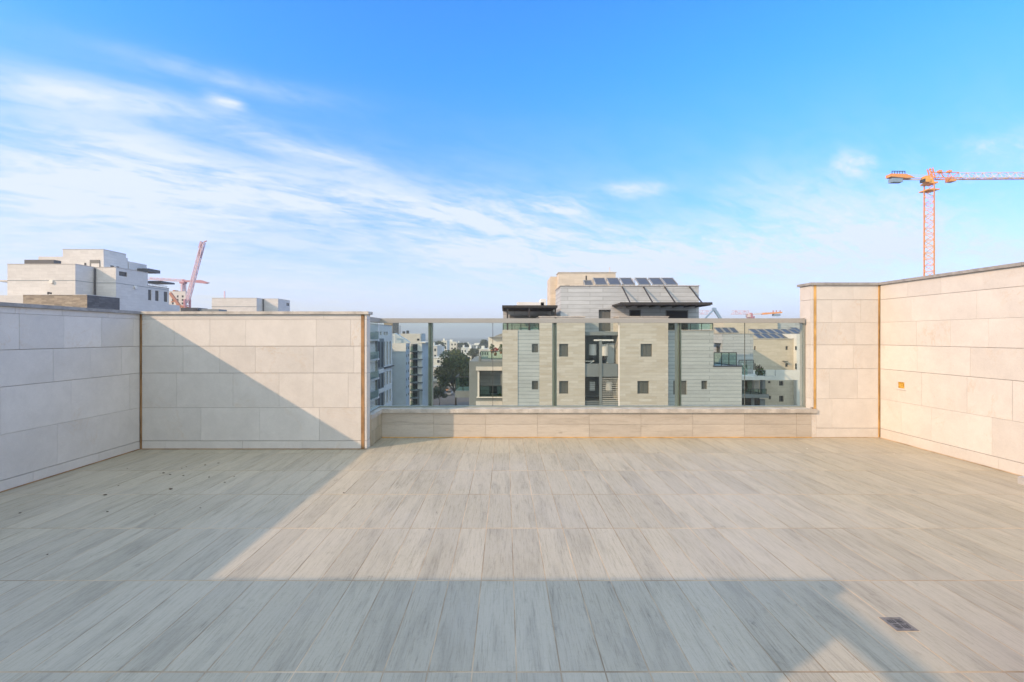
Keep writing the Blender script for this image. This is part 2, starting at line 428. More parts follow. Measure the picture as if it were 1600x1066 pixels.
GL = {.114: .006, 1.042: .0045, 1.41: .005, 1.778: .003, .569: .0025}
# ---- left wall (runs towards and past the photographer)
T = thing('parapet_wall', 'long cream stone parapet in full shade along the left side of the terrace', 'wall', (LX - .15, 1, 0))
Yl = lambda px: LX * F / (px - CX)
ZL = [0, .114, .569, 1.042, 1.41, 1.778, 1.845]
jl = [[Yl(p) for p in q] for q in ([52, 154], [90, 187], [0, 112, 203], [83, 142, 190], [30, 100, 159, 208], [24, 97, 169])]
cs = [(ZL[i], ZL[i + 1], jl[i] + rj(-3, 4.2)) for i in range(6)]
clad((LX, 0, 0), (0, 1, 0), (1, 0, 0), cs, -3.2, YL - .012, GL).build('stone_cladding', 'lime', T)
MB().box(LX - .30, LX - .022, -3.2, YL + .18, -.2, 1.84).build('wall_core', 'mortar', T)
mb = MB()
for a, b in ((-3.2, -1.2), (-1.197, .8), (.803, 2.8), (2.803, 4.8), (4.803, YL + .16)): mb.box(LX - .33, LX + .028, a, b, 1.846, 1.884)
mb.build('coping', 'coping', T)
MB().box(LX, LX + .010, -3, YL - .02, .0012, .010).build('base_grout', 'seal_brown', T)
# ---- left return wall
T = thing('return_wall', 'cream stone wall crossed by a diagonal shadow, left of the glass balustrade', 'wall', (-3.4, YL + .1, 0))
Xl = lambda px: (px - CX) / F * YL
jr = [[Xl(p) for p in q] for q in ([259, 379, 472], [314, 406, 499], [276, 364, 436, 489, 544], [286, 343.5, 399, 490, 553], [272, 328, 384, 494, 548], [505.5])]
cs = [(ZL[i], ZL[i + 1], jr[i]) for i in range(6)]
clad((0, YL, 0), (1, 0, 0), (0, -1, 0), cs, LX + .024, EX - .078, GL).build('stone_cladding', 'lime', T)
mb = clad((0, YL, 0), (1, 0, 0), (0, -1, 0), [(a, b, []) for a, b, _ in cs], EX - .030, EX, GL, .026)
c2 = clad((EX - .0, 0, 0), (0, 1, 0), (1, 0, 0), [(a, b, []) for a, b, _ in cs], YL + .028, YL + .16, GL, .026)
i = len(mb.v); mb.v += c2.v; mb.f += [tuple(q + i for q in f) for f in c2.f]
mb.build('end_slabs', 'lime', T)
MB().box(LX + .0, EX - .027, YL + .022, YL + .155, -.2, 1.84).build('wall_core', 'mortar', T)
sealant(EX - .074, EX - .034, YL - .003, YL + .022, .0, 1.843).build('sealant_joint', 'seal_brown', T)
sealant(LX + .005, LX + .019, YL - .004, YL + .022, .0, 1.843).build('corner_joint', 'seal_brown', T)
mb = MB()
for a, b in ((LX + .0285, -4.0), (-3.997, -2.9), (-2.897, EX + .028)): mb.box(a, b, YL - .028, YL + .19, 1.846, 1.884)
mb.build('coping', 'coping_pale', T)
MB().box(LX + .01, EX, YL - .010, YL - .0005, .0012, .009).build('base_grout', 'seal_brown', T)
# ---- right wall
T = thing('parapet_wall', 'tall sunlit cream stone wall along the right side with an orange foam-filled socket hole', 'wall', (RX + .15, 1, 0))
Yr = lambda px: RX * F / (px - CX)
ZR = [0, .145, .594, 1.05, 1.413, 1.755, 2.10, 2.322]
GR = {.145: .0055, 1.05: .004, 1.413: .0045, 2.1: .0045, .594: .0022, 1.755: .0022}
jl = [[Yr(p) for p in q] for q in ([1560, 1470], [1408, 1455, 1550], [1511, 1582, 1440], [1433, 1516], [1485, 1432, 1545], [1526, 1424], [1418, 1470, 1537])]
hy, hz_ = Yr(1408), Z(602, Yr(1408))                  # socket hole
cs = [(ZR[i], ZR[i + 1], jl[i] + rj(-3, 4.9)) for i in range(7)]
mb = clad((RX, 0, 0), (0, 1, 0), (-1, 0, 0), [c for i, c in enumerate(cs) if i != 2], -3.2, YR - .012, GR)
js = [-3.2] + sorted(q for q in cs[2][2] if -3.1 < q < YR - .1 and abs(q - hy) > .2) + [YR - .012]
for a, b in zip(js, js[1:]):
    holes = [(hy - .055 - a, hy + .055 - a, hz_ - .045 - ZR[2], hz_ + .045 - ZR[2])] if a < hy < b else []
    holes = [(p - .0011, q - .0011, r - .0011, s - .0011) for p, q, r, s in holes]
    mb.facade((RX, a + .0011, ZR[2] + .0011), (0, 1, 0), (-1, 0, 0), b - a - .0022, ZR[3] - ZR[2] - .0036, holes, .028)
mb.build('stone_cladding', 'lime', T)
MB().box(RX + .022, RX + .30, -3.2, YR + .3, -.2, 2.318).build('wall_core', 'mortar', T)
mb = MB()
for a, b in ((-3.2, -1), (-.997, 1.2), (1.203, 3.2), (3.203, 5.1), (5.103, 6.7), (6.703, YR + .32)): mb.box(RX - .028, RX + .33, a, b, 2.324, 2.362)
mb.build('coping', 'coping', T)
MB().box(RX - .010, RX, -3, YR - .02, .0012, .010).build('base_grout', 'grout', T)
mb = MB()
for i in range(5):
    for j in range(4):
        cy, cz = hy - .043 + i * .0215, hz_ - .033 + j * .022
        mb.bar((RX + .024, cy, cz), (RX + .006 + random.uniform(-.004, .006), cy, cz), .026, .026, 6)
mb.build('foam_fill', 'foam', T)
MB().box(RX - .012, RX + .002, hy - .085, hy + .07, hz_ - .066, hz_ - .060).build('sill_strip', 'lime', T)
# ---- right return wall
T = thing('return_wall', 'short sunlit cream stone wall with ochre joints, right of the glass balustrade', 'wall', (5.2, YR + .1, 0))
Xr = lambda px: (px - CX) / F * YR
jr = [[], [1300], [1296, 1340], [1333], [1336], [1300, 1345], [1333]]
cs = [(ZR[i], ZR[i + 1], [Xr(p) for p in jr[i]]) for i in range(7)]
clad((0, YR, 0), (1, 0, 0), (0, -1, 0), cs, EXR + .075, RX - .022, GR).build('stone_cladding', 'lime', T)
mb = clad((0, YR, 0), (1, 0, 0), (0, -1, 0), [(max(a, .46), b, []) for a, b, _ in cs if b > .5], EXR, EXR + .034, GR, .026)
c2 = clad((EXR, 0, 0), (0, 1, 0), (-1, 0, 0), [(max(a, .0), b, []) for a, b, _ in cs], YR + .028, YR + .28, GR, .026)
i = len(mb.v); mb.v += c2.v; mb.f += [tuple(q + i for q in f) for f in c2.f]
mb.box(EXR, EXR + .074, YR, YR + .02, .001, .38)
mb.build('end_slabs', 'lime', T)
MB().box(EXR + .027, RX + .0, YR + .022, YR + .278, -.2, 2.318).build('wall_core', 'mortar', T)
sealant(EXR + .0385, EXR + .0705, YR - .003, YR + .021, .442, 2.321).build('sealant_joint', 'seal_ochre', T)
sealant(RX - .0175, RX - .005, YR - .004, YR + .021, .0, 2.321).build('corner_joint', 'seal_ochre', T)
mb = MB()
for a, b in ((EXR - .028, 5.2), (5.203, RX - .0285)): mb.box(a, b, YR - .028, YR + .31, 2.324, 2.362)
mb.build('coping', 'coping', T)
MB().box(EXR, RX - .01, YR - .010, YR - .0005, .0012, .009).build('base_grout', 'grout', T)
# ---- low tiled wall under the glass
T = thing('low_wall', 'low wood-look tiled wall with grey stone sill under the glass balustrade', 'wall', (1.4, YR + .1, 0))
mb = MB(); js = [EX + .012] + [-1.094 + .789 * k for k in range(8) if -1.094 + .789 * k < EXR - .05] + [EXR - .002]
for z0, z1 in ((.0105, .203), (.206, .381)):
    for a, b in zip(js, js[1:]): mb.box(a + .0016, b - .0016, YR - .004, YR + .006, z0, z1)
mb.build('front_tiles', 'plank_h', T)
mb = MB()
m2, t2 = None, None
for z0, z1 in ((.0105, .203), (.206, .381)): mb.box(EX + .004, EX + .014, YL + .165, YR - .007, z0, z1)
mb.build('side_tiles', 'plank', T)
MB().box(EX - .20, EXR + .0, YR + .007, YR + .30, -.3, .379).build('wall_core', 'grout', T)
MB().box(EX - .20, EX + .003, YL + .163, YR + .005, -.3, .379).build('side_core', 'grout', T)
mb = MB(); cuts = [EX + .03, -.9, .35, 1.6, 2.85, 4.0, EXR + .07]
for a, b in zip(cuts, cuts[1:]): mb.box(a + .001, b - .001, YR - .035, YR + .33 if b < 4.6 else YR - .0045, .382, .440)
mb.box(3.999, EXR - .002, YR - .004, YR + .33, .382, .440)
mb.box(EX - .22, EX + .030, YL + .162, YR + .33, .382, .440)
mb.build('sill', 'coping_pale', T)
MB().box(EX + .02, EXR, YR - .014, YR - .0045, .0012, .012).build('base_grout', 'seal_ochre', T)
# ---- glass balustrade
GY = YR + .155
T = thing('glass_balustrade', 'long tinted glass balustrade with flat grey metal handrail', 'balustrade', (1.4, GY, .44))
sx = EX - .075                                          # short return panel behind the left wall end
mb = MB(); mb.box(sx - .035, EXR - .028, GY - .045, GY + .045, 1.753, 1.822); mb.box(sx - .035, sx + .045, YL + .165, GY - .046, 1.753, 1.822)
mb.box(EXR - .06, EXR - .0275, GY - .05, GY + .05, 1.745, 1.826)
mb.build('handrail', 'alu', T)
mb = MB(); mb.box(sx + .02, EXR - .004, GY - .025, GY + .025, .4405, .462); mb.box(sx - .02, sx + .019, YL + .165, GY + .025, .4405, .462)
mb.build('base_channel', 'alu_green', T)
mb0 = MB()
P = [sx + .004, X(672, GY), X(770, GY), X(867, GY), X(967, GY), X(1062, GY), X(1163.5, GY), EXR - .032]
for a, b in zip(P, P[1:]): MB().box(a + .004, b - .004, GY - .006, GY + .006, .463, 1.752).build('glass_panel', 'glass', T)
MB().box(sx - .006, sx + .006, YL + .17, GY - .03, .463, 1.752).build('glass_panel', 'glass', T)
for p in (P[1], P[3], P[5]):
    po = MB().box(p - .03, p + .03, GY + .0095, GY + .13, .20, 1.751).build('post', 'alu_green', T)
    MB().box(p - .004, p + .004, GY - .007, GY + .009, .463, 1.7515).build('seam', 'gasket_dark', po)
for p, mt in ((P[2], 'gasket_dark'), (P[4], 'gasket'), (P[6], 'gasket_dark')):
    MB().box(p - .0035 if mt != 'gasket' else p - .008, p + .0035 if mt != 'gasket' else p + .008, GY - .0065, GY + .0065, .463, 1.7515).build('glass_seam', mt, T)
MB().box(EXR - .031, EXR - .010, GY - .02, GY + .02, .463, 1.752).build('end_channel', 'alu_green', T)
# ---- floor drain
dc = (X(1405, 2.5), 0, 0)
def FY(py): return H * F / (py - CY)
dy0, dy1 = FY(988), FY(964)
dx0, dx1 = X(1372.5, dy1), X(1404, dy1)
T = thing('floor_drain', 'small square steel drain grate set in the floor at lower right', 'drain', ((dx0 + dx1) / 2, (dy0 + dy1) / 2, 0))
xc, yc, hw = (dx0 + dx1) / 2, (dy0 + dy1) / 2, .058
mb = MB()
mb.box(xc - hw, xc + hw, yc - hw, yc - hw + .012, .0007, .0035); mb.box(xc - hw, xc + hw, yc + hw - .012, yc + hw, .0007, .0035)
mb.box(xc - hw, xc - hw + .012, yc - hw + .012, yc + hw - .012, .0007, .0035); mb.box(xc + hw - .012, xc + hw, yc - hw + .012, yc + hw - .012, .0007, .0035)
mb.build('frame', 'steel', T)
mb = MB(); mb.box(xc - .044, xc + .044, yc - .044, yc + .044, .0008, .0024); mb.build('grate', 'steel', T)
mb = MB()
for sx_, sy, hor in ((-1, 1, 0), (1, 1, 1), (-1, -1, 1), (1, -1, 0)):
    for q in range(3):
        o_ = (q - 1) * .013
        if hor: mb.box(xc + sx_ * .021 - .015, xc + sx_ * .021 + .015, yc + sy * .021 + o_ - .003, yc + sy * .021 + o_ + .003, .0025, .0029)
        else: mb.box(xc + sx_ * .021 + o_ - .003, xc + sx_ * .021 + o_ + .003, yc + sy * .021 - .015, yc + sy * .021 + .015, .0025, .0029)
mb.build('slots', 'black', T)
mb = MB(); mb.quad((xc - .063, yc - .063, .0011), (xc + .063, yc - .063, .0011), (xc + .063, yc + .063, .0011), (xc - .063, yc + .063, .0011)); mb.build('grout_rim', 'grout', T)
# ---- leaf litter
def crumb(px, py, r, name='dry_leaf', mat='leaf'):
    Y = FY(py); x = X(px, Y); mb = MB(); n = 7; a0 = random.uniform(0, 6)
    pts = [(x + math.cos(a0 + k * 6.283 / n) * r * random.uniform(.6, 1.3), Y + math.sin(a0 + k * 6.283 / n) * r * random.uniform(.5, 1.0), .001 + random.uniform(0, r * .4)) for k in range(n)]
    i = 0; mb.v = [(x, Y, .001 + r * .5)] + pts + [(x, Y, .0008)]
    for k in range(n): mb.f.append((0, 1 + k, 1 + (k + 1) % n)); mb.f.append((n + 1, 1 + (k + 1) % n, 1 + k))
    return mb.build(name, mat)
for px, py, r in ((164, 774, .020), (185, 759.5, .013), (267, 765, .024), (255, 739.5, .016), (266, 742, .013), (286.5, 743.5, .014), (320.5, 727, .012), (341.5, 724, .012),
                  (327, 746, .013), (351, 754, .011), (313, 794, .009), (168, 800, .012), (366, 745, .010), (199, 733, .009), (31, 802, .012), (74, 867, .008), (242, 804, .008), (250, 739.8, .008), (284, 732, .009), (291, 729.5, .009)):
    tag(crumb(px, py, r), 'tiny dark dry leaf or crumb lying on the shaded floor by the left wall', 'leaf', 'dry leaves on the shaded floor')
tag(crumb(537, 770.5, .011), 'single small brown crumb on the sunlit floor near the shadow edge', 'leaf')
tag(crumb(1261, 701.5, .012, 'paint_chip', 'white_chip'), 'small white chip on the sunlit floor in front of the right return wall', 'chip')
tag(crumb(1397, 710, .010, 'paint_chip', 'white_chip'), 'small white chip on the sunlit floor near the foot of the right wall', 'chip')
# ---- stair house behind the photographer (throws the shadow across the floor) and its pergola frame
HB = 3.0; bx, by = 2.10 - 1.64 * HB, 2.965 - 1.057 * HB
T = thing('stair_house', 'cream rendered stair house behind the viewpoint with an open roof frame', 'building', (-6, -3, 0))
wt = HB - .12; bxr = 1.96 - 1.64 * wt; wy = 2.73 - 1.057 * wt
MB().box(-9.5, bxr, wy - .18, wy, -.2, wt).build('front_wall', 'cream', T)
MB().box(-9.5, -4.5, -6.5, wy - .181, -.2, wt).build('wall', 'cream', T)
MB().box(-9.7, bx, by - .12, by, HB - .119, HB).build('roof_edge', 'cream', T)
MB().box(bx - .22, bx - .14, -6.5, by - .121, HB - .1, HB).build('roof_beam', 'alu', T)
# ---- low block whose edge just enters at the right
T = thing('wall_end', 'narrow stone-clad wall end just entering the right edge of the view', 'wall', (3.9, 1.9, 0))
MB().box(2.235, RX - .002, 1.80, 2.0, 0, .905).build('stone_cladding', 'lime', T)
MB().box(2.229, RX - .002, 1.78, 2.02, .907, .94).build('coping', 'coping_pale', T)
# own building below the terrace
T = thing('apartment_building', 'block that carries the terrace, below the low wall', 'building', (0, 0, G0))
MB().box(LX - .28, RX + .28, -12, YR + .28, G0, -.31).build('wall', 'beige2', T)

# ================================================================== SETTING
mb = MB(); mb.quad((-3000, -400, G0), (3000, -400, G0), (3000, 4500, G0), (-3000, 4500, G0)); struct('ground', mb, 'earth')
mb = MB(); mb.quad((-17.3, 30, G0 + .004), (-4.9, 30, G0 + .004), (-20, 420, G0 + .004), (-40, 420, G0 + .004)); struct('road', mb, 'asphalt')

# ---- helpers for buildings
def windows(T, face, rects, name='window', pane='pane', depth=.18, frame=True, mull=1):
    """face: (o, u, n); rects in facade coordinates. each window = frame mesh with a pane child"""
    o, u, n = Vector(face[0]), Vector(face[1]), Vector(face[2]); zv = Vector((0, 0, 1))
    for a0, a1, b0, b1 in rects:
        def B(mb, p0, p1, q0, q1, d0, d1):
            A = o + u * p0 + zv * q0 - n * d0; C = o + u * p1 + zv * q1 - n * d1
            mb.box(A.x, C.x, A.y, C.y, A.z, C.z)
        if frame:
            mb = MB(); f = .06
            for p in ((a0 + .003, a1 - .003, b0 + .003, b0 + f), (a0 + .003, a1 - .003, b1 - f, b1 - .003), (a0 + .003, a0 + f, b0 + f, b1 - f), (a1 - f, a1 - .003, b0 + f, b1 - f)): B(mb, *p, depth - .07, depth - .002)
            for q in range(1, mull + 1):
                c = a0 + (a1 - a0) * q / (mull + 1)
                if mull: B(mb, c - .025, c + .025, b0 + f, b1 - f, depth - .06, depth - .002)
            fr = mb.build(name, 'frame', T)
            mb = MB(); B(mb, a0 + .003, a1 - .003, b0 + .003, b1 - .003, depth - .03, depth + .02); mb.build('pane', pane, fr)
        else:
            mb = MB(); B(mb, a0 + .003, a1 - .003, b0 + .003, b1 - .003, depth - .04, depth + .02); mb.build(name, pane, T)
def block(T, x0, x1, y0, y1, z0, z1, mat, front=(), left=(), right=(), name='wall', pane='pane', depth=.18, frame=True, coping=None, mull=1):
    """solid block; openings given in world coordinates: front (xa,xb,za,zb), left/right (ya,yb,za,zb)"""
    mb = MB(); Hh = z1 - z0
    fr = [(a - x0, b - x0, c - z0, d - z0) for a, b, c, d in front]
    lf = [(a - y0, b - y0, c - z0, d - z0) for a, b, c, d in left]
    rt = [(a - y0, b - y0, c - z0, d - z0) for a, b, c, d in right]
    F1 = ((x0, y0, z0), (1, 0, 0), (0, -1, 0)); F2 = ((x0, y0, z0), (0, 1, 0), (-1, 0, 0)); F3 = ((x1, y0, z0), (0, 1, 0), (1, 0, 0))
    mb.facade(*F1, x1 - x0, Hh, fr, depth); mb.facade(*F2, y1 - y0, Hh, lf, depth); mb.facade(*F3, y1 - y0, Hh, rt, depth)
    mb.quad((x0, y1, z0), (x1, y1, z0), (x1, y1, z1), (x0, y1, z1)); mb.quad((x0, y0, z1), (x1, y0, z1), (x1, y1, z1), (x0, y1, z1))
    w_ = mb.build(name, mat, T, recalc=False)
    for Fc, rc in ((F1, fr), (F2, lf), (F3, rt)): windows(T, Fc, rc, pane=pane, depth=depth, frame=frame, mull=mull)
    if coping: 
        mb = MB(); p = .06
        mb.box(x0 - p, x1 + p, y0 - p, y0 + .3, z1 + .002, z1 + .08); mb.box(x0 - p, x0 + .3, y0 + .301, y1, z1 + .002, z1 + .08); mb.box(x1 - .3, x1 + p, y0 + .301, y1, z1 + .002, z1 + .08)
        mb.build('coping', coping, T)
    return w_
def slab(T, name, mat, x0, x1, y0, y1, z0, z1): return MB().box(x0, x1, y0, y1, z0, z1).build(name, mat, T)
def rail(T, x0, x1, y, z0, z1, n=3, side=None, mat='glass_green'):
    mb = MB(); mb.box(x0, x1, y - .015, y + .015, z0 + .06, z1 - .03)
    if side: mb.box(side[0] - .015, side[0] + .015, y + .02, side[1], z0 + .06, z1 - .03)
    r = mb.build('railing', mat, T)
    mb = MB(); mb.box(x0, x1, y - .035, y + .035, z1 - .028, z1 + .03)
    if side: mb.box(side[0] - .035, side[0] + .035, y + .036, side[1], z1 - .028, z1 + .03)
    for k in range(n + 1):
        q = x0 + (x1 - x0) * k / n; mb.box(q - .03, q + .03, y + .018, y + .05, z0, z1 - .03)
    mb.build('rail_frame', 'darkgrey', r)
def panel(T, px0, px1, Yb, Yt, zb, zt):
    """tilted solar panel, lower edge at (Yb,zb)"""
    x0, x1 = px0, px1; mb = MB(); t = .05
    i = 0; v = [(x0, Yb, zb), (x1, Yb, zb), (x1, Yt, zt), (x0, Yt, zt)]
    mb.v = v + [(a, b + .02, c - t) for a, b, c in v]
    mb.f = [(0, 1, 2, 3), (7, 6, 5, 4), (0, 4, 5, 1), (1, 5, 6, 2), (2, 6, 7, 3), (3, 7, 4, 0)]
    p = mb.build('solar_panel', 'panel', T)
    mb = MB()
    for x in (x0 - .02, x1 - .02):
        mb.bar((x + .02, Yb, zb - .0), (x + .02, Yt, zt - .0), .06, .09)
        mb.bar((x + .02, Yt, zt - .05), (x + .02, Yt, zb - .1), .04)
        mb.bar((x + .02, Yb, zb - .03), (x + .02, Yt, zb - .08), .04)
    mb.bar((x0, Yb, zb), (x1, Yb, zb), .05); mb.bar((x0, Yt, zt), (x1, Yt, zt), .05)
    mb.build('mount', 'alu', p)

# ================================================================== MAIN BUILDING ACROSS THE STREET
Ym = 39.0; Yf = 39.6; Yp = 41.0
T = thing('apartment_building', 'beige and grey stone apartment block with rooftop solar panels, directly across the street', 'building', (8, Ym, G0))
wz = lambda y0, y1, Y: (Z(y1, Y), Z(y0, Y))
def rows(pxa, pxb, ya, yb, Y, n=3, step=3.12):
    a, b = Z(yb, Y), Z(ya, Y); out = []
    for k in range(n):
        if a - k * step > G0 + .5: out.append((X(pxa, Y), X(pxb, Y), a - k * step, b - k * step))
    return out
block(T, X(785, Ym), X(809, Ym), Ym, 52, G0, Z(516, Ym), 'beige', name='stone_bay')
block(T, X(809, Ym) + .003, X(843, Ym), Ym + .05, 52.1, G0, Z(516, Ym) + .01, 'grey', front=rows(831, 841, 537.5, 551, Ym + .05, 5), name='grey_bay', pane='shutter', coping=None)
block(T, X(843, Ym) + .003, X(914, Ym), Ym, 52, G0, Z(495.6, Ym), 'beige', front=rows(873.6, 888, 537.5, 557.5, Ym, 5), name='stone_bay', pane='shutter', coping='coping_pale')
block(T, X(967, Ym), X(1044, Ym), Ym, 52, G0, Z(495.6, Ym), 'beige', front=rows(1001, 1019, 537.5, 557.5, Ym, 1) + [(a - .27, b - .27, c, d) for a, b, c, d in rows(1001, 1019, 595.5, 615.5, Ym, 4)], name='stone_bay', pane='shutter', coping='coping_pale')
block(T, X(1044, Ym) + .003, X(1115, Yf), Yf, 52, G0, Z(517, Yf), 'grey', front=rows(1052, 1073, 595, 617, Yf, 4) + rows(1096, 1105, 595, 608.6, Yf, 4), name='grey_bay', pane='shutter', coping='coping_pale')
block(T, X(1115, Yf) + .003, X(1159, Yf), Yf, 50, G0, Z(573, Yf), 'grey', name='grey_bay', coping='darkgrey')
rail(T, X(1115, Yf) + .1, X(1152, Yf), Yf + .12, Z(573, Yf) + .08, Z(551, Yf), 3)
rail(T, X(1044, Yf) + .05, X(1115, Yf), Yf + .12, Z(517, Yf) + .08, Z(505.5, Yf), 4)
rail(T, X(786, Ym), X(843, Ym) - .05, Ym + .1, Z(516, Ym) + .01, Z(505, Ym), 4)
slab(T, 'parapet_panel', 'grey', X(811, Ym), X(842, Ym), Ym + .16, Ym + .3, Z(516, Ym) + .01, Z(512, Ym))
# service recess between the two stone bays
rx0, rx1 = X(914, Ym) + .002, X(967, Ym) - .002; Yd = Ym + 2.6
block(T, rx0, rx1, Yd, 52, G0, Z(507, Yd) + .6, 'greyren', name='recess_wall')
for k in range(5):
    zt = Z(569, Ym) - k * 3.12; zb = Z(589, Ym) - k * 3.12
    if zb > G0: slab(T, 'service_balcony', 'greyren', rx0 + .003, rx1 - .003 - (.05 if k == 0 else 0), Ym + .12, Yd - .003, zb, zt)
slab(T, 'service_pillar', 'greyren', X(936.5, Ym), X(941, Ym), Ym + .05, Ym + .118, G0, Z(532, Ym))
slab(T, 'lintel', 'white', rx0 + .8, rx1 - .4, Ym + .2, Ym + .35, Z(533, Ym), Z(530.5, Ym))
def tank(px, y0, y1, r, Y):
    mb = MB(); x = X(px, Y); mb.disc((x, Y, Z(y1, Y)), r, Z(y0, Y) - Z(y1, Y), 20); 
    o = mb.build('water_heater', 'white', T); MB().box(x - .05, x + .05, Y - r - .05, Y + r, Z(y1, Y) - .35, Z(y1, Y) - .001).build('pipe', 'darkgrey', o)
tank(926, 538, 555, .33, Ym + 1.4); tank(944, 538, 556, .33, Ym + 1.0)
slab(T, 'equipment_cabinet', 'bluegrey', X(948, Ym + 1.2), X(960, Ym + 1.2), Ym + 1.2, Ym + 2.0, Z(569, Ym) + .01, Z(537, Ym))
mb = MB(); mb.bar((X(916, Ym), Ym + .5, Z(565, Ym)), (X(930, Ym), Ym + .5, Z(565, Ym)), .06); mb.bar((X(923, Ym), Ym + .5, Z(569, Ym)), (X(930, Ym), Ym + .5, Z(564, Ym)), .05)
mb.build('drying_rack', 'gasket', T)
mb = MB()
for k in range(22):
    z = Z(591, Ym) - k * .155
    mb.box(X(941.5, Ym), rx1 - .02, Ym + .02, Ym + .06, z - .035, z)
mb.build('louver_screen', 'gasket', T)
mb = MB()
for k in range(22):
    z = Z(591, Ym) - k * .155
    mb.box(rx0 + .02, X(936, Ym), Ym + .06, Ym + .10, z - .02, z)
mb.build('louver_screen', 'darkgrey', T)
for px in (925, 951):
    b_ = slab(T, 'air_conditioner', 'white', X(px - 4, Ym + 1), X(px + 4, Ym + 1), Ym + .8, Ym + 1.2, Z(612, Ym), Z(598, Ym))
# penthouse
pz0 = 1.9
wp = [(X(935.5, Yp), X(954.6, Yp), pz0 + .05, Z(484, Yp)), (X(983, Yp), X(1001, Yp), pz0 + .05, Z(484, Yp)), (X(1040, Yp), X(1075, Yp), pz0 + .05, Z(485, Yp))]
block(T, X(876, Yp), X(1092, Yp), Yp, 45.2, pz0, Z(447.5, Yp), 'greylt', front=wp[:1], name='penthouse_wall', pane='shutter', depth=.25, coping='coping_pale')
xp = [X(983, Yp) - .003]
# dark doors under the canopy are set in a proud trim on the same wall
for a, b, c, d in wp[1:]:
    fr = MB().box(a, b, Yp - .05, Yp - .003, c, d).build('terrace_door', 'frame', T); MB().box(a + .08, b - .08, Yp - .056, Yp - .051, c + .02, d - .08).build('pane', 'black', fr)
slab(T, 'terrace_floor', 'greyren', X(843, Ym) + .31, X(1044, Ym) - .31, Ym + .31, Yp - .003, 1.6, pz0)
slab(T, 'roof_mast', 'white', X(951, 47), X(958, 47), 47, 47.8, 7.0, Z(424.5, 47)); mb = MB(); mb.bar((X(954, 47), 47.4, 7.8), (X(954, 47), 47.4, Z(417, 47)), .07); mb.build('antenna', 'crane_wh', T)
# canopy with rods
zc = Z(475.3, 38.1)
c_ = MB().box(9.4, 16.97, 38.1, Yp - .004, zc, zc + .12)
c_.box(9.4, 16.97, 38.06, 38.098, zc - .06, zc + .15)
for k in range(8): c_.box(9.6 + k * 1.02, 9.7 + k * 1.02, 38.1, Yp - .01, zc - .12, zc - .001)
c_ = c_.build('canopy', 'bronze', T)
for px in (972, 1005, 1038, 1077):
    x = X(px, Yp); MB().bar((x, Yp - .02, Z(448, Yp)), (x + .02, 38.4, zc + .13), .085).build('canopy_rod', 'bronze', c_)
# roof core blocks
block(T, 5.27, X(962, 46), 46, 47.8, 1, 7.80, 'beige2', name='roof_block', coping='coping_pale')
block(T, 4.62, X(962, 46), 47.802, 51.5, 1, 7.66, 'beige2', name='roof_block')
for px in (926.5, 947.5, 968, 992, 1013, 1033): panel(T, X(px, 43.6), X(px, 43.6) + 1.05, 42.2, 43.6, 6.22, Z(434.5, 43.6))
panel(T, X(911, 43.6), X(911, 43.6) + .72, 42.5, 43.4, 6.2, 6.75)
mb = MB(); mb.bar((X(916, 43.5), 43.5, 6.0), (X(916, 43.5), 43.5, Z(431, 43.5)), .12); mb.build('roof_vent', 'bronze', T); mb = MB(); mb.bar((X(886, 43), 43, 6.0), (X(886, 43), 43, 6.25), .5, n=8); mb.build('roof_vent', 'bronze', T)
mb = MB(); mb.disc((X(974, 43.9), 43.9, 6.0), .12, .95, 10); mb.build('roof_vent', 'darkgrey', T)
for px in (985, 989):
    mb = MB(); mb.bar((X(px, 44), 44.0, 6.0), (X(px, 44), 44, Z(435, 44)), .08); mb.build('roof_pipe', 'crane_wh', T)
# left terrace pergola
zp = Z(478, Ym)
p_ = MB().box(X(784.5, Ym), X(871, Ym), Ym - .1, 45, zp - .08, zp)
p_.box(X(784.5, Ym), X(871, Ym), Ym - .14, Ym - .101, zp - .16, zp + .04)
for k in range(6): p_.box(X(784.5, Ym), X(871, Ym), Ym + .9 * k + .4, Ym + .9 * k + .5, zp - .2, zp - .081)
p_ = p_.build('pergola', 'bronze', T)
for px in (793, 827, 868): MB().box(X(px, Ym) - .07, X(px, Ym) + .07, Ym, Ym + .14, Z(516, Ym) + .012, zp - .081).build('pergola_post', 'bronze', p_)
block(T, X(786, 44.5), X(868, 45) , 44.5, 46, Z(516, Ym), Z(486, 44.5), 'greylt', name='terrace_back_wall')
slab(T, 'blind_band', 'frame', X(796, 44.4), X(862, 44.4), 44.4, 44.49, Z(500, 44.4), Z(493, 44.4))
slab(T, 'terrace_blind', 'shutter', X(861, 43), X(869, 43), 42.9, 43.1, Z(515, 43), Z(482, 43))
slab(T, 'wall_lantern', 'gasket', X(867, Yp) - .05, X(870, Yp) + .02, 41.6, 41.9, Z(486, 41), Z(480, 41))
for px0, px1, y0, y1, Y in ((808, 832, 472, 478, 60), (832, 850, 472.6, 478, 60), (845, 853, 467, 478, 60)):
    slab(T, 'roof_tank', 'white', X(px0, Y), X(px1, Y), Y, Y + 3, Z(482, Y), Z(y0, Y))

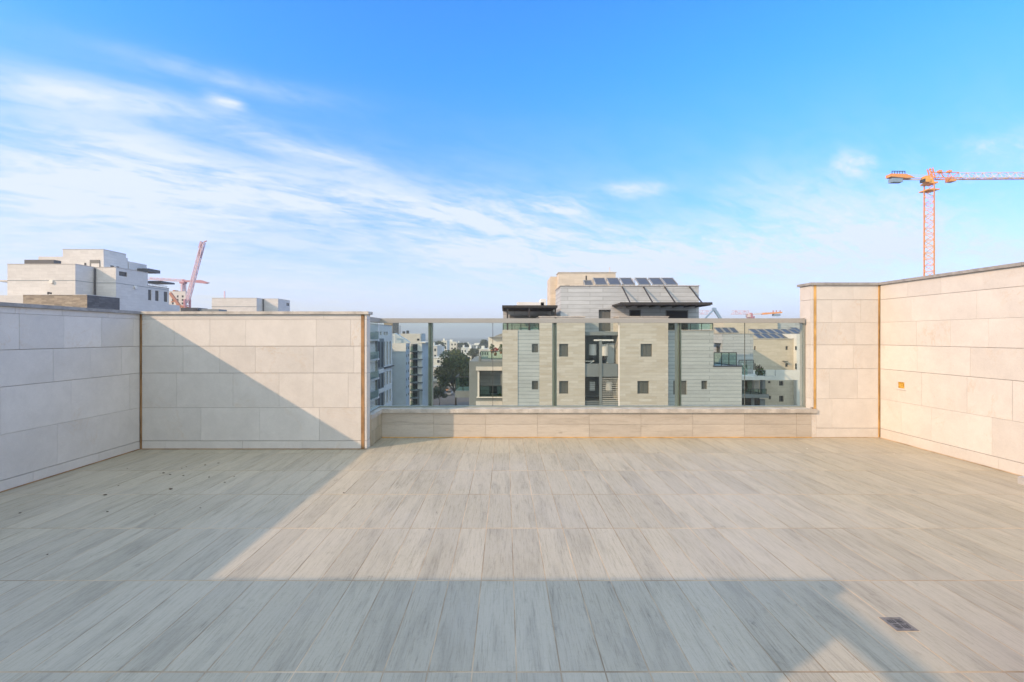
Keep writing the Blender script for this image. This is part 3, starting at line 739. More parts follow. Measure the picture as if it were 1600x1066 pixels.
# ---- left wing (loggia) of the same street side
T = thing('apartment_building', 'grey rendered block with white-framed loggia and glass balconies, beside the big tree', 'building', (-2, 42, G0))
Yw = 42.0; zl0, zl1 = Z(620, Yw), Z(579, Yw); xa, xb = X(748, Yw), X(784.8, Yw)
mb = MB(); x0 = X(733, Yw)
mb.facade((x0, Yw, G0), (1, 0, 0), (0, -1, 0), xb - x0, Z(565, Yw) - G0, [(xa - x0, xb - x0 - .15, zl0 - 3.12 * k - G0, zl1 - 3.12 * k - G0) for k in range(5)], 2.4)
mb.facade((x0, Yw, G0), (0, 1, 0), (-1, 0, 0), 10, Z(565, Yw) - G0); mb.facade((xb, Yw, G0), (0, 1, 0), (1, 0, 0), 10, Z(565, Yw) - G0)
mb.quad((x0, Yw, Z(565, Yw)), (xb, Yw, Z(565, Yw)), (xb, Yw + 10, Z(565, Yw)), (x0, Yw + 10, Z(565, Yw)))
mb.build('wall', 'greyren', T, recalc=False)
for k in range(5):
    d = 3.12 * k
    slab(T, 'loggia_back', 'greylt', xa, xb - .15, Yw + 1.8, Yw + 1.9, zl0 - d, zl1 - d)
    w_ = slab(T, 'loggia_window', 'pane', xa + .9, xb - .5, Yw + 1.73, Yw + 1.79, zl0 - d + .1, zl0 - d + .8)
    slab(T, 'loggia_slab', 'cream', X(744, Yw), xb, Yw - .35, Yw - .003, zl1 - d + .01, zl1 - d + .35)
    mb = MB(); mb.box(xa - .1, xa + .06, Yw - .12, Yw - .003, zl0 - d, zl1 - d + .01); mb.box(xa - .2, xb, Yw - .14, Yw - .003, zl0 - d - .1, zl0 - d)
    mb.build('loggia_frame', 'white2', T)
    rail(T, xa + .1, xb - .1, Yw - .05, zl0 - d + .002, zl0 - d + 1.0, 2)
    # side balcony
    bz0, bz1 = Z(620, 44) - d, Z(610, 44) - d
    slab(T, 'balcony', 'greyren', X(712, 44), x0 - .003, 43.4, 47, bz0, bz1)
    rail(T, X(713, 44), x0 - .02, 43.45, bz1 + .002, Z(588.5, 44) - d, 2, side=(X(713, 44), 46.9))
mb = MB(); mb.box(X(748, 42.3), X(751, 42.3), 42.3, 43.5, -.76, Z(556, 42.3)); mb.build('roof_curb', 'greyren', T)
slab(T, 'terrace_parapet', 'cream', X(751, 44), X(785, 44), 44, 44.3, Z(565, Yw), Z(563, 44)); rail(T, X(751, 44), X(785, 44), 44.1, Z(562.5, 44), Z(549, 44), 2)
block(T, X(763, 49), X(785, 49), 49, 52.001, Z(565, Yw) + .002, Z(527, 49), 'white', name='penthouse_wall'); mb = MB()
mb.prism([(X(764, 48.5), Z(527, 48.5)), (X(785, 48.5), Z(526.5, 48.5)), (X(785, 48.5), Z(521, 48.5)), (X(776, 48.5), Z(524, 48.5)), (X(772, 48.5), Z(526, 48.5))], 48.5, 51); mb.build('pitched_canopy', 'alu', T)
def leafball(name, mat, c, r, n, leaf, squash=1.0, parent=None):
    mb = MB()
    for _ in range(n):
        while True:
            p = Vector([random.uniform(-1, 1) for _ in range(3)])
            if .25 < p.length < 1: break
        p = Vector((p.x * r, p.y * r, p.z * r * squash)) + Vector(c)
        a = Vector([random.gauss(0, 1) for _ in range(3)]).normalized(); b = a.orthogonal().normalized(); s = leaf * random.uniform(.6, 1.3)
        q = a.cross(b); mb.quad(p + b * s, p + q * s * .6, p - b * s, p - q * s * .6)
    return mb.build(name, mat, parent, recalc=False)
for (px, py, mt, nm, lb) in ((769, 543, 'plantgr', 'potted_shrub', 'pointed green shrub in a planter behind the upper glass railing'), (783, 544, 'plantgr', 'potted_shrub', 'dark green shrub at the planter end against the beige block'), (774, 547, 'flower', 'flower_box', 'red flowering plants in the planter above the loggia'), (783, 617, 'dryleaf', 'balcony_plant', 'bright green plant inside the white-framed loggia')):
    Y = 44.6 if py < 600 else 42.2
    c = (X(px, Y), Y, Z(py, Y))
    T2 = thing(nm, lb, 'plant', c); leafball('leaves', mt, c, .26 if mt != 'flower' else .34, 160, .07, 1.5 if mt == 'plantgr' else .7, T2)
    MB().disc((c[0], c[1], c[2] - .55), .14, .3, 12).build('pot', 'redroof', T2)

# ---- right-hand neighbours seen through the glass
T = thing('apartment_building', 'grey stone block with three tilted solar panels, right of the beige and grey block', 'building', (26, 53, G0))
block(T, 24.3, X(1177, 52), 52, 60, G0, Z(522, 52), 'greylt', left=[(52.6, 53.6, Z(551.5, 53), Z(541, 53))], name='wall', coping='coping_pale')
for px in (1117, 1128, 1139): panel(T, X(px, 54), X(px, 54) + .66, 53, 54.2, Z(520, 53.5), Z(512, 54))
slab(T, 'door_canopy', 'darkgrey', 23.6, 24.297, 52.3, 53.9, Z(537, 53), Z(536, 53))
rail(T, X(1154, 51), X(1177, 51), 50.9, Z(568, 51) - .7, Z(563, 51), 2, mat='glass')
mb = MB(); mb.bar((X(1158, 51), 50.8, Z(568, 51)), (X(1166, 51), 50.8, Z(580, 51)), .12); mb.build('stair_rail', 'white', T)
slab(T, 'green_screen', 'glass_green', X(1160, 50.4), X(1168, 50.4), 50.4, 50.45, Z(586, 50.4), Z(570, 50.4))

T = thing('apartment_building', 'cream stone block with small square windows under a large solar array', 'building', (33, 58, G0))
hw = [(X(a, 58), X(b, 58), Z(d, 58), Z(c, 58)) for a, b, c, d in ((1227.5, 1231.5, 541, 547), (1227, 1231.5, 568, 573.5), (1217.5, 1224, 595.6, 603), (1217.5, 1224.3, 618.5, 628), (1200, 1204, 595.6, 599), (1201, 1204.5, 618.5, 624.5), (1178.5, 1181, 541, 547), (1178.5, 1181, 568, 585))]
block(T, 27.9, X(1240, 58), 58, 70, G0, Z(530, 58), 'beige2', front=hw, name='wall', coping='coping_pale')
slab(T, 'end_bay', 'white', X(1240, 58) + .003, X(1248, 58) + 9, 57.4, 66, G0, Z(522, 57.4))
for y0, y1 in ((541, 547), (568, 577)): slab(T, 'end_window', 'pane', X(1242.3, 57.4), X(1244.3, 57.4), 57.34, 57.397, Z(y1, 57.4), Z(y0, 57.4))
for r_ in range(2):
    for k in range(6): 
        x = X(1179 + k * 12.3 - r_ * 6, 60 + r_ * 2.2); panel(T, x, x + .86, 59.0 + r_ * 2.2, 60.6 + r_ * 2.2, Z(529 - r_ * 7.5, 59 + r_ * 2.2), Z(521.5 - r_ * 7, 60.6 + r_ * 2.2))
panel(T, X(1236, 64), X(1236, 64) + 1.0, 62.8, 64.5, Z(519, 62.8), Z(512, 64.5))
slab(T, 'hood', 'darkgrey', X(1226, 57.5), X(1232, 57.5), 57.5, 57.997, Z(565, 57.5), Z(564.3, 57.5))

Yj = 49.0
T = thing('apartment_building', 'white terrace wing projecting in front of the cream block, with shaded loggias below', 'building', (29, Yj, G0))
xj0, xj1 = X(1159.5, Yj), X(1246, Yj) + 1.5
slab(T, 'terrace_slab', 'white', xj0, xj1, Yj, 57.9, Z(594, Yj), Z(588, Yj))
slab(T, 'parapet', 'white', X(1212, Yj), xj1 - 1.2, Yj + .003, Yj + .2, Z(588, Yj) + .002, Z(578.5, Yj))
slab(T, 'parapet_panel', 'white2', X(1197, Yj), X(1210.5, Yj), Yj + .003, Yj + .15, Z(587.5, Yj), Z(578, Yj))
rail(T, X(1185, Yj), X(1196, Yj), Yj + .1, Z(588, Yj) + .002, Z(579, Yj), 1)
slab(T, 'column', 'greyren', X(1191.5, Yj + .5), X(1196, Yj + .5), Yj + .5, Yj + 1.0, Z(618, Yj), Z(594, Yj) - .002)
slab(T, 'side_wall', 'white', X(1178, Yj + 1), X(1191, Yj + 1), Yj + 3.0, Yj + 3.2, Z(632, Yj), Z(594, Yj) - .002)
slab(T, 'glass_door', 'glass_green', X(1166, Yj + 2), X(1178, Yj + 2), Yj + 2.4, Yj + 2.45, Z(617, Yj), Z(597, Yj))
slab(T, 'curtain', 'cream', X(1169, Yj + 2.6), X(1179, Yj + 2.6), Yj + 2.7, Yj + 2.75, Z(617, Yj), Z(600, Yj))
slab(T, 'curtain', 'cream', X(1181, Yj + 2), X(1187, Yj + 2), Yj + 2.2, Yj + 2.25, Z(617, Yj), Z(598, Yj))
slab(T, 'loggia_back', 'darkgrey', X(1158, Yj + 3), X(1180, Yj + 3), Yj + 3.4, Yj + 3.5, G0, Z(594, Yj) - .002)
slab(T, 'loggia_slab', 'greyren', xj0, X(1201.5, Yj), Yj, Yj + 3, Z(622, Yj), Z(616.5, Yj))
rail(T, xj0 + .1, X(1198, Yj), Yj + .06, Z(616.5, Yj) + .002, Z(608, Yj), 3)
slab(T, 'lower_window', 'pane', X(1165, Yj), X(1181, Yj), Yj + 1.0, Yj + 1.06, Z(650, Yj), Z(622, Yj) - .002)
slab(T, 'lower_window', 'pane', X(1186, Yj), X(1195, Yj), Yj + 1.0, Yj + 1.06, Z(650, Yj), Z(622, Yj) - .002)
slab(T, 'side_wall', 'greyren', X(1181, Yj) + .002, X(1186, Yj) - .002, Yj + .9, Yj + 1.3, G0, Z(622, Yj) - .002)
slab(T, 'side_wall', 'greyren', X(1195, Yj) + .002, X(1203, Yj), Yj + .9, Yj + 1.3, G0, Z(626, Yj) - .002)
c = (X(1188, Yj + 1), Yj + 1, Z(582, Yj + 1))
T2 = thing('potted_shrub', 'dark bushy shrub on the white terrace beside its glass railing', 'plant', c); leafball('leaves', 'plantgr', c, .5, 260, .1, .9, T2)
MB().disc((c[0], c[1], c[2] - .75), .2, .4, 12).build('pot', 'redroof', T2)
c = (X(1189, Yj + 1.6), Yj + 1.9, Z(576, Yj + 1.6))
T2 = thing('potted_shrub', 'taller dark red-brown shrub behind the green terrace shrub', 'plant', c); leafball('leaves', 'bark', c, .42, 160, .1, 1.0, T2)
MB().disc((c[0], c[1], c[2] - .95), .2, .5, 12).build('pot', 'redroof', T2)

T = thing('apartment_building', 'low beige roof wall just under the handrail behind the right-hand solar panels', 'building', (40, 75, G0))
block(T, X(1044, 66), X(1131, 66), 70.5, 74, G0, Z(503, 66), 'bluegrey', name='wall')
block(T, X(1131, 72), X(1215, 72), 72, 85, G0, Z(501.5, 72), 'beige2', name='wall')
block(T, X(1215, 72) + .003, X(1262, 72) + 16, 72.5, 85, G0, Z(503, 72), 'greylt', name='wall')

# ================================================================== LEFT STREET SIDE THROUGH THE GLASS
xs = -21.2
def Ys(px, x=xs): return x * F / (px - CX)
T = thing('apartment_building', 'white block with tall narrow window strips and a dark ledge, leftmost behind the glass', 'building', (xs - 6, 78, G0))
zt = Z(507, Ys(585))
rt = []
for pa, pb in ((599.6, 602), (604, 606.4), (608.6, 610.8)):
    Yc = Ys((pa + pb) / 2)
    for y0, y1 in ((534, 572), (582, 603), (612, 633)):
        ref = Ys(600); rt.append((Ys(pa), Ys(pb), Z(y1, ref), Z(y0, ref)))
for pa, pb in ((586, 588.5), (590, 592.2), (593.6, 596), (599.5, 602), (603.5, 606)): rt.append((Ys(pa), Ys(pb), Z(524, Ys(600)), Z(518.5, Ys(600))))
block(T, xs - 16, xs, 70, 86.8, G0, zt, 'white', right=rt, pane='matt_window', depth=.3, mull=0, coping='alu', frame=False)
slab(T, 'ledge', 'darkgrey', xs + .002, xs + .35, Ys(598), 86.9, Z(576.5, 80), Z(574.5, 80))
bay = slab(T, 'grey_bay', 'greyren', xs + .002, xs + .25, Ys(586.6), Ys(597.8), G0, Z(529, 80))
for pa, pb in ((588.6, 591.4), (593.6, 596.4)):
    for y0, y1 in ((534, 572), (582, 603), (612, 633)):
        slab(bay, 'bay_window', 'matt_window', xs + .251, xs + .27, Ys(pa), Ys(pb), Z(y1, Ys(600)), Z(y0, Ys(600)))
    for y in (578, 607.5): slab(bay, 'spandrel', 'white', xs + .251, xs + .28, Ys(pa) - .4, Ys(pb) + .4, Z(y + 3, Ys(600)), Z(y - 3, Ys(600)))
for k in range(6):
    z = Z(530, 74) - k * 3.1
    slab(T, 'balcony', 'white', xs + .002, xs + .6, 70.1, Ys(587), z - .3, z); slab(T, 'balcony_glass', 'teal', xs + .5, xs + .55, 70.1, Ys(587), z + .002, z + 1.1)
# brown block peeping above it
T = thing('apartment_building', 'brown-grey roof block rising just behind the white strip-windowed block', 'building', (-25, 104, G0))
block(T, X(600, 104), X(613.5, 104), 104, 110, G0, Z(503, 104), 'brownst', name='wall')

T = thing('apartment_building', 'pale blind-fronted block, shaded below a lit top band, with tiny side windows', 'building', (-21, 92, G0))
Y2 = 92; x2 = X(634, Y2)
rw = []
for k in range(7):
    for pa, pb in ((635, 636.2), (638, 639.4)): rw.append((Ys(pa, x2), Ys(pb, x2), Z(546 + 12.3 * k, 93), Z(541.5 + 12.3 * k, 93)))
block(T, X(613, Y2), x2, Y2, 95.7, G0, Z(537, Y2), 'bluegrey', right=rw, mull=0, depth=.12)  # white block in shade, the shade held in the blue-grey wall colour
slab(T, 'sunlit_band', 'white2', X(613, Y2) - .1, x2 + .05, Y2 - .05, Y2 - .003, Z(549.6, Y2), Z(537, Y2) + .05)  # sunlit top of the front, painted as a whiter slab
mb = MB(); mb.box(X(608.5, 93), X(617, 93), 93, 93.2, Z(524.5, 93), Z(523, 93)); mb.box(X(615.8, 93), X(617, 93), 93, 93.2, Z(537, 93), Z(524.5, 93)); mb.build('roof_frame', 'white2', T)
mb = MB(); mb.prism([(X(612, 94), Z(537, 94)), (X(640, 94), Z(535.5, 94)), (X(634, 94), Z(531, 94)), (X(617, 94), Z(520.5, 94)), (X(612, 94), Z(522, 94))], 94, 95.5); mb.build('sloping_screen', 'bluegrey', T)
mb = MB()
for k in range(8): z = Z(545 + 12.3 * k, Y2); mb.box(X(610, Y2), X(613, Y2), Y2 - .3, Y2 + 1, z - 1.1, z)
mb.build('side_balconies', 'darkgrey', T)

T = thing('apartment_building', 'tall block of stacked dark balconies beside a bright white stair column', 'building', (-18.5, 99, G0))
Y3 = 96.5
block(T, X(640, Y3), X(652.5, Y3), Y3 + 1.6, 104, G0, Z(538, Y3), 'greyren', name='wall')
for k in range(8):
    z = Z(548.5 + 12.2 * k, Y3)
    b_ = slab(T, 'balcony', 'greyren', X(640.3, Y3), X(652, Y3), Y3, Y3 + 1.58, z - .22, z)
    slab(T, 'balcony_front', 'glass_green', X(641, Y3), X(649, Y3), Y3 - .02, Y3 + .02, z + .002, z + .95)
    slab(T, 'balcony_door', 'pane', X(643, Y3), X(650, Y3), Y3 + 1.5, Y3 + 1.58, z + .01, z + 1.35)
xc3 = X(659, 98)
block(T, X(652.5, 98) + .003, xc3, 98, 98.6, Z(608, 98), Z(536.5, 98), 'white2', name='stair_column')
mb = MB()
for k in range(6): z = Z(549 + 12 * k, 98); mb.box(X(652.5, 98), xc3 + .25, 97.6, 97.997, z - .25, z)
mb.build('column_ledges', 'greyren', T)
block(T, X(652.5, 98) + .01, X(660, 98.6), 98.602, Ys(671, X(660, 98.6)), G0, Z(536, 100), 'bluegrey', name='side_wing')  # side face turned from the sun, its shade painted as blue grey
slab(T, 'roof_edge', 'white2', X(652, 98.4), X(669, 98.4) - .5, 97.9, 106, Z(536, 100) + .002, Z(536, 100) + .25)

T = thing('apartment_building', 'cream roof-top block with one small dark window above the stacked balconies', 'building', (-24, 120, G0))
block(T, X(626, 120), X(657, 120), 120, 124, G0, Z(521.5, 120), 'cream', front=[(X(651.5, 120), X(655.5, 120), Z(532.5, 120), Z(529.3, 120))], mull=0)
block(T, X(657, 120) + .003, X(658, 120), 121, 126.5, G0, Z(521, 120), 'bluegrey', name='side_block')
mb = MB()
for px, h_ in ((625, 2.2), (631, .7), (637, .9)): mb.bar((X(px, 121), 121, Z(522, 121)), (X(px, 121), 121, Z(522, 121) + h_), .12 if h_ > 1 else .6)
mb.build('roof_equipment', 'darkgrey', T)

# ---- far white buildings down the street
def gridwin(x0, x1, z0, z1, nx, nz, fx=.5, fz=.5):
    out = []; dx_, dz_ = (x1 - x0) / nx, (z1 - z0) / nz
    for i in range(nx):
        for j in range(nz):
            cx, cz = x0 + (i + .5) * dx_, z0 + (j + .5) * dz_
            out.append((cx - dx_ * fx / 2, cx + dx_ * fx / 2, cz - dz_ * fz / 2, cz + dz_ * fz / 2))
    return out
far = [  # px0, px1, ytop, Y, depth, mat, nx, nz, label
    (671, 683, 541, 235, 18, 'cream', 2, 7, 'narrow cream far block beside the balustrade post'),
    (683, 689, 543, 262, 15, 'white2', 2, 8, 'slim white far block with balconies left of the big tree'),
    (689.5, 698.5, 533, 330, 15, 'white2', 2, 5, 'tallest white far tower above the left of the tree'),
    (699, 713.5, 534.5, 360, 15, 'white2', 3, 3, 'white far building with dark vertical openings above the tree'),
    (713.8, 720, 537, 350, 12, 'brownst', 1, 4, 'brown far building beside the white one above the tree'),
    (720.5, 729, 544, 300, 12, 'white', 2, 3, 'low pale far house above the middle of the tree'),
    (728.5, 735, 538, 420, 12, 'white2', 1, 3, 'small bright far house right of the tree top'),
    (735.5, 762, 539.5, 400, 20, 'greyren', 6, 3, 'long grey far building with a glazed upper floor'),
    (730, 741.5, 545, 250, 14, 'white2', 2, 3, 'white stepped far house right behind the tree'),
    (742, 748, 546, 245, 10, 'bluegrey', 1, 3, 'small dark grey-blue far house behind the tree'),
    (748.5, 764, 546.5, 230, 14, 'cream', 4, 2, 'cream far house behind the grey loggia block'),
    (764.5, 800, 541, 420, 25, 'white', 8, 2, 'wide pale far building at the horizon near the beige block'),
    (560, 600, 530, 420, 25, 'white', 8, 4, 'wide white far block hidden behind the street row'),
    (640, 672, 540, 420, 25, 'cream', 6, 3, 'cream far block at the horizon behind the balcony tower'),
]
for px0, px1, yt, Y, dp, mt, nx, nz, lb in far:
    T = thing('far_building', lb, 'building', (X((px0 + px1) / 2, Y), Y, G0))
    x0, x1, z1 = X(px0, Y), X(px1, Y), Z(yt, Y)
    block(T, x0, x1, Y, Y + dp, G0, z1, mt, front=gridwin(x0, x1, z1 - 3.1 * nz - .4, z1 - .4, nx, nz, .5, .45), frame=False, depth=.4, name='wall')
    slab(T, 'roof_edge', 'gasket', x0 - .1, x1 + .1, Y - .15, Y + dp, z1 + .003, z1 + .25)
    if px1 < 800: slab(T, 'roof_box', 'white', x0 + (x1 - x0) * .2, x0 + (x1 - x0) * .5, Y + 3, Y + 6, z1 + .251, z1 + 1.8)

# ---- trees
def tree(name, label, cat, base, h, crown_c, crown_r, n, leaf, mat='foliage', lumps=16, group=None):
    T = thing(name, label, cat, base, group)
    mb = MB(); b = Vector(base); c = Vector(crown_c); p0 = b; 
    top = Vector((c.x, c.y, c.z - crown_r[2] * .2)); pts = [b + (top - b) * t + Vector((math.sin(t * 5) * .25, 0, 0)) for t in (0, .3, .6, 1)]
    for i in range(3): mb.bar(pts[i], pts[i + 1], h * .045 * (1 - i * .25), n=8, w2=h * .045 * (1 - (i + 1) * .25))
    L = []
    for k in range(lumps):
        a = random.uniform(0, 6.283); e = random.uniform(-.5, 1); r = random.uniform(.45, .8)
        q = c + Vector((math.cos(a) * crown_r[0] * r * math.sqrt(max(.08, 1 - e * e * .95)), math.sin(a) * crown_r[1] * r * math.sqrt(max(.08, 1 - e * e * .95)), e * crown_r[2] * random.uniform(.45, .75)))
        L.append((q, random.uniform(.28, .45))); mb.bar(pts[2 if e < .3 else 3], q, h * .016, n=5, w2=h * .005)
    L.append((c, .5))
    mb.build('trunk', 'bark', T)
    cm = MB()
    for q, rr in L:
        for _ in range(n // len(L)):
            d = Vector([random.gauss(0, 1) for _ in range(3)]).normalized() * (random.random() ** .35)
            p = q + Vector((d.x * crown_r[0] * rr, d.y * crown_r[1] * rr, d.z * crown_r[2] * rr * .8))
            a = Vector([random.gauss(0, 1) for _ in range(3)]).normalized(); u = a.orthogonal().normalized(); v = a.cross(u); s = leaf * random.uniform(.5, 1.3)
            cm.quad(p + u * s, p + v * s * .6, p - u * s, p - v * s * .6)
    cm.build('crown', mat, T, recalc=False)
Yt = 112
tree('street_tree', 'big rounded dark evergreen tree at the end of the street', 'tree', (X(709, Yt), Yt, G0), 16, (X(714, Yt), Yt, Z(583, Yt)), (5.0, 5.0, 6.4), 17000, .30, lumps=30)
for px, py, Y, r, lb in ((723, 540, 330, 4.5, 'small round far tree on the horizon above the big tree'), (757, 538, 380, 6, 'far dark tree at the horizon right of the glazed grey building'), (684, 541, 300, 5, 'far tree left of the white tower, beside the post'),
                         (686, 615, 130, 3.2, 'dark low tree at the street beside the balustrade post'), (697, 604, 175, 2.6, 'small tree among the parked cars'), (744, 553, 235, 5, 'olive tree between the far houses right of the big tree'), (667, 612, 128, 3.4, 'low tree at the foot of the blue-grey wing')):
    c = (X(px, Y), Y, Z(py, Y)); tree('street_tree', lb, 'tree', (c[0], Y, G0), max(6, c[2] - G0), c, (r, r, r * .8), 1500, r * .09, 'foliage2', 10)
# ---- cars and low houses in the street
def car(c, col, lb, ang=0):
    T = thing('parked_car', lb, 'car', c, 'cars parked down in the street'); x, y, z = c; m = plain('car paint', col, .3)
    mb = MB(); mb.prism([(-.9, .28), (.9, .28), (.92, .75), (.75, .85), (-.75, .85), (-.92, .75)], -2.1, 2.1); mb.v = [(a + x, b + y, d + z) for a, b, d in mb.v]; mb.build('body', m, T)
    mb = MB(); mb.prism([(-.78, .852), (.78, .852), (.6, 1.42), (-.6, 1.42)], -1.3, 1.1); mb.v = [(a + x, b + y, d + z) for a, b, d in mb.v]; mb.build('cabin', 'pane', T)
    for sx_ in (-.82, .82):
        for sy in (-1.3, 1.3): MB().bar((x + sx_ - .1, y + sy, z + .32), (x + sx_ + .1, y + sy, z + .32), .64, n=12).build('wheel', 'black', T)
def RX_(px, py): Y = (H - G0) * F / (py - CY); return (X(px, Y), Y, G0 + .006)
for px, py, col, lb in ((690, 606, (.45, .05, .04), 'red car in the street, left of the orange-roofed houses'), (694, 600, (.6, .6, .6), 'white car far down the street'), (686, 611, (.05, .05, .06), 'black car nearest the low dark tree'), (698, 611, (.5, .25, .12), 'orange-brown car on the right of the street'),
                        (702, 617, (.3, .3, .32), 'silver-grey car at the near end of the street'), (691, 617, (.05, .08, .15), 'dark blue car at the near left of the street'), (699, 604, (.6, .55, .5), 'cream car half hidden by the tree')):
    car(RX_(px, py), col, lb)
for px, py, wd, ht, mt, roof, lb in ((697, 600, 7, 4.5, 'white2', 'redroof', 'low white house with terracotta roof at the end of the street'), (705, 606, 6, 5, 'cream', 'redroof', 'low cream house with terracotta roof beside the tree trunk'), (690, 596, 8, 6, 'cream', 'cream', 'low flat-roofed cream house farthest down the street'), (685, 589, 9, 9, 'white2', 'white', 'white three-storey house beyond the low houses')):
    c = RX_(px, py); T = thing('small_house', lb, 'house', c)
    block(T, c[0] - wd / 2, c[0] + wd / 2, c[1], c[1] + 8, G0, G0 + ht, mt, front=gridwin(c[0] - wd / 2, c[0] + wd / 2, G0 + .5, G0 + ht - .3, 3, max(1, int(ht // 3)), .4, .5), frame=False, depth=.2)
    mb = MB()
    if roof == 'redroof': mb.prism([(c[0] - wd / 2 - .4, G0 + ht + .003), (c[0] + wd / 2 + .4, G0 + ht + .003), (c[0], G0 + ht + 1.9)], c[1] - .4, c[1] + 8.4)
    else: mb.box(c[0] - wd / 2 - .2, c[0] + wd / 2 + .2, c[1] - .2, c[1] + 8.2, G0 + ht + .003, G0 + ht + .3)
    mb.build('roof', roof, T)

# ================================================================== LEFT SKYLINE
xa = -81.6
T = thing('apartment_building', 'large stepped cream and grey stone building on the left skyline', 'building', (-82, 95, G0))
zA = Z(413, 88); xb = -77.35; zs = Z(438, 88)
block(T, X(11.5, 88), xa, 88, 92.1, G0, zA, 'cream', name='wall', coping='coping_pale')
wA = [(Ys(186, xb), Ys(198.5, xb), Z(432.5, 94.5), Z(425.5, 94.5))]
block(T, xa - 10, xb, 92.102, 100.3, G0, zA, 'cream', right=wA, name='wall', mull=2, coping='coping_pale')
block(T, X(98, 96), -83.2, 96, 101.7, 10, Z(390, 96), 'cream', name='upper_wall', coping='alu')
block(T, -83.2 + .003, X(162, 95.4) + .0, 95.4, 101.5, 10, Z(395.8, 95.4), 'cream', front=[(X(140.5, 95.4), X(155.5, 95.4), zA - .5, Z(406.5, 95.4))] if X(140.5, 95.4) > -83.19 else (), right=[(Ys(172.5, X(162, 95.4)), Ys(178.8, X(162, 95.4)), zA + .4, zA + 1.2), (Ys(182, X(162, 95.4)), Ys(186.5, X(162, 95.4)), zA + .4, zA + 1.2)], name='upper_wall', mull=0)
block(T, -90, -82.6, 101.702, 106.8, 10, Z(409.3, 102.4), 'cream', name='upper_wall')
fr = slab(T, 'roof_window', 'frame', X(140.5, 95.9), X(155.5, 95.9), 95.85, 95.997, zA, Z(406.5, 96)); slab(fr, 'blind', 'cream', X(142.5, 95.8), X(155, 95.8), 95.8, 95.847, zA, Z(412, 96))
slab(T, 'roof_door', 'darkgrey', X(131.5, 95.9), X(133.8, 95.9), 95.9, 95.996, zA, Z(411, 96))
# lower step with three windows
w5 = [(Ys(a, xb), Ys(b, xb), Z(471, 104), Z(455, 104)) for a, b in ((231.5, 236.5), (242.5, 248), (256, 261.5))]
block(T, xa, xb, 100.302, Ys(264, xb), G0, Z(448.5, 103), 'cream', right=w5, name='wall', mull=0, coping='darkgrey')
block(T, xa, xb, Ys(264, xb) + .002, Ys(281, xb), G0, Z(476, 107), 'cream', name='wall')
block(T, xa - 5, -80.5, 100.303, 103.6, Z(448.5, 103) + .1, Z(424, 101), 'cream', name='upper_wall')
slab(T, 'canopy', 'darkgrey', -82.6, -80.0, 104, 107.5, Z(426, 105.5), Z(421, 105.5)); slab(T, 'canopy', 'darkgrey', -81, -77, 103.7, 108, Z(442.5, 105), Z(440, 105))
mb = MB()
for k in range(14): mb.bar((xb - .1, 100.5 + k * .42, Z(448.5, 103) + .1), (xb - .1, 100.5 + k * .42, Z(445, 103)), .06)
mb.bar((xb - .1, 100.4, Z(445, 103)), (xb - .1, 106.3, Z(445, 103)), .08); mb.build('roof_railing', 'alu', T)
slab(T, 'downpipe', 'darkgrey', xa + .15, xa + .38, 91.8, 92.0, G0, zA - .2)
mb = MB(); mb.box(X(11.4, 88), xa + .03, 87.97, 87.998, zs - .1, zs); mb.box(xa + .002, xa + .03, 88, 92.08, zs - .1, zs); mb.box(xa + .04, xb + .03, 92.06, 92.1, zs - .1, zs); mb.box(xb + .002, xb + .03, 92.103, 106.5, zs - .1, zs)
mb.build('string_course', 'greyren', T)
slab(T, 'roof_louver', 'darkgrey', X(38, 89.5), X(84, 89.5), 89.5, 91, zA, Z(406, 89.5)); slab(T, 'roof_hut', 'cream', X(60, 96), X(98, 96) - .01, 96, 99, zA, Z(401, 96))
for c in ((X(80.5, 87.9), 87.9, Z(440.5, 87.9)),):
    mb = MB(); mb.bar((c[0], 87.96, c[2]), (c[0], 87.7, c[2]), .75, n=12); mb.build('wall_lamp', 'gasket', T)
Yq = Ys(210.5, xb); mb = MB(); mb.bar((xb + .01, Yq, Z(449, Yq)), (xb + .3, Yq, Z(449, Yq)), .7, n=12); mb.build('wall_lamp', 'gasket', T)
slab(T, 'side_ledge', 'cream', X(4, 90), X(11.5, 88) - .002, 89, 91, Z(441, 90), Z(438.5, 90))
T = thing('low_building', 'lower brown stone building with a charcoal stone side, in front of the left skyline block', 'building', (-80, 84, G0))
block(T, X(36, 84), X(136, 84), 84, Ys(186.5, X(136, 84)), G0, Z(461, 84), 'brownst', name='wall', coping='cream')
slab(T, 'charcoal_wall', 'darkst', X(136, 84) + .002, X(136, 84) + .06, 84.002, Ys(186.5, X(136, 84)), G0, Z(461, 84) - .01)
block(T, X(-30, 84), X(36, 84) - .003, 84.1, 87.9, G0, Z(461.5, 84), 'cream', name='side_wing')
mb = MB(); mb.bar((X(75, 85), 85, Z(461, 84)), (X(75, 85), 85, Z(457.5, 85)), .15); mb.bar((X(75, 85), 85, Z(457.5, 85)), (X(80, 85), 85, Z(458.5, 85)), .3); mb.build('roof_vent', 'black', T)
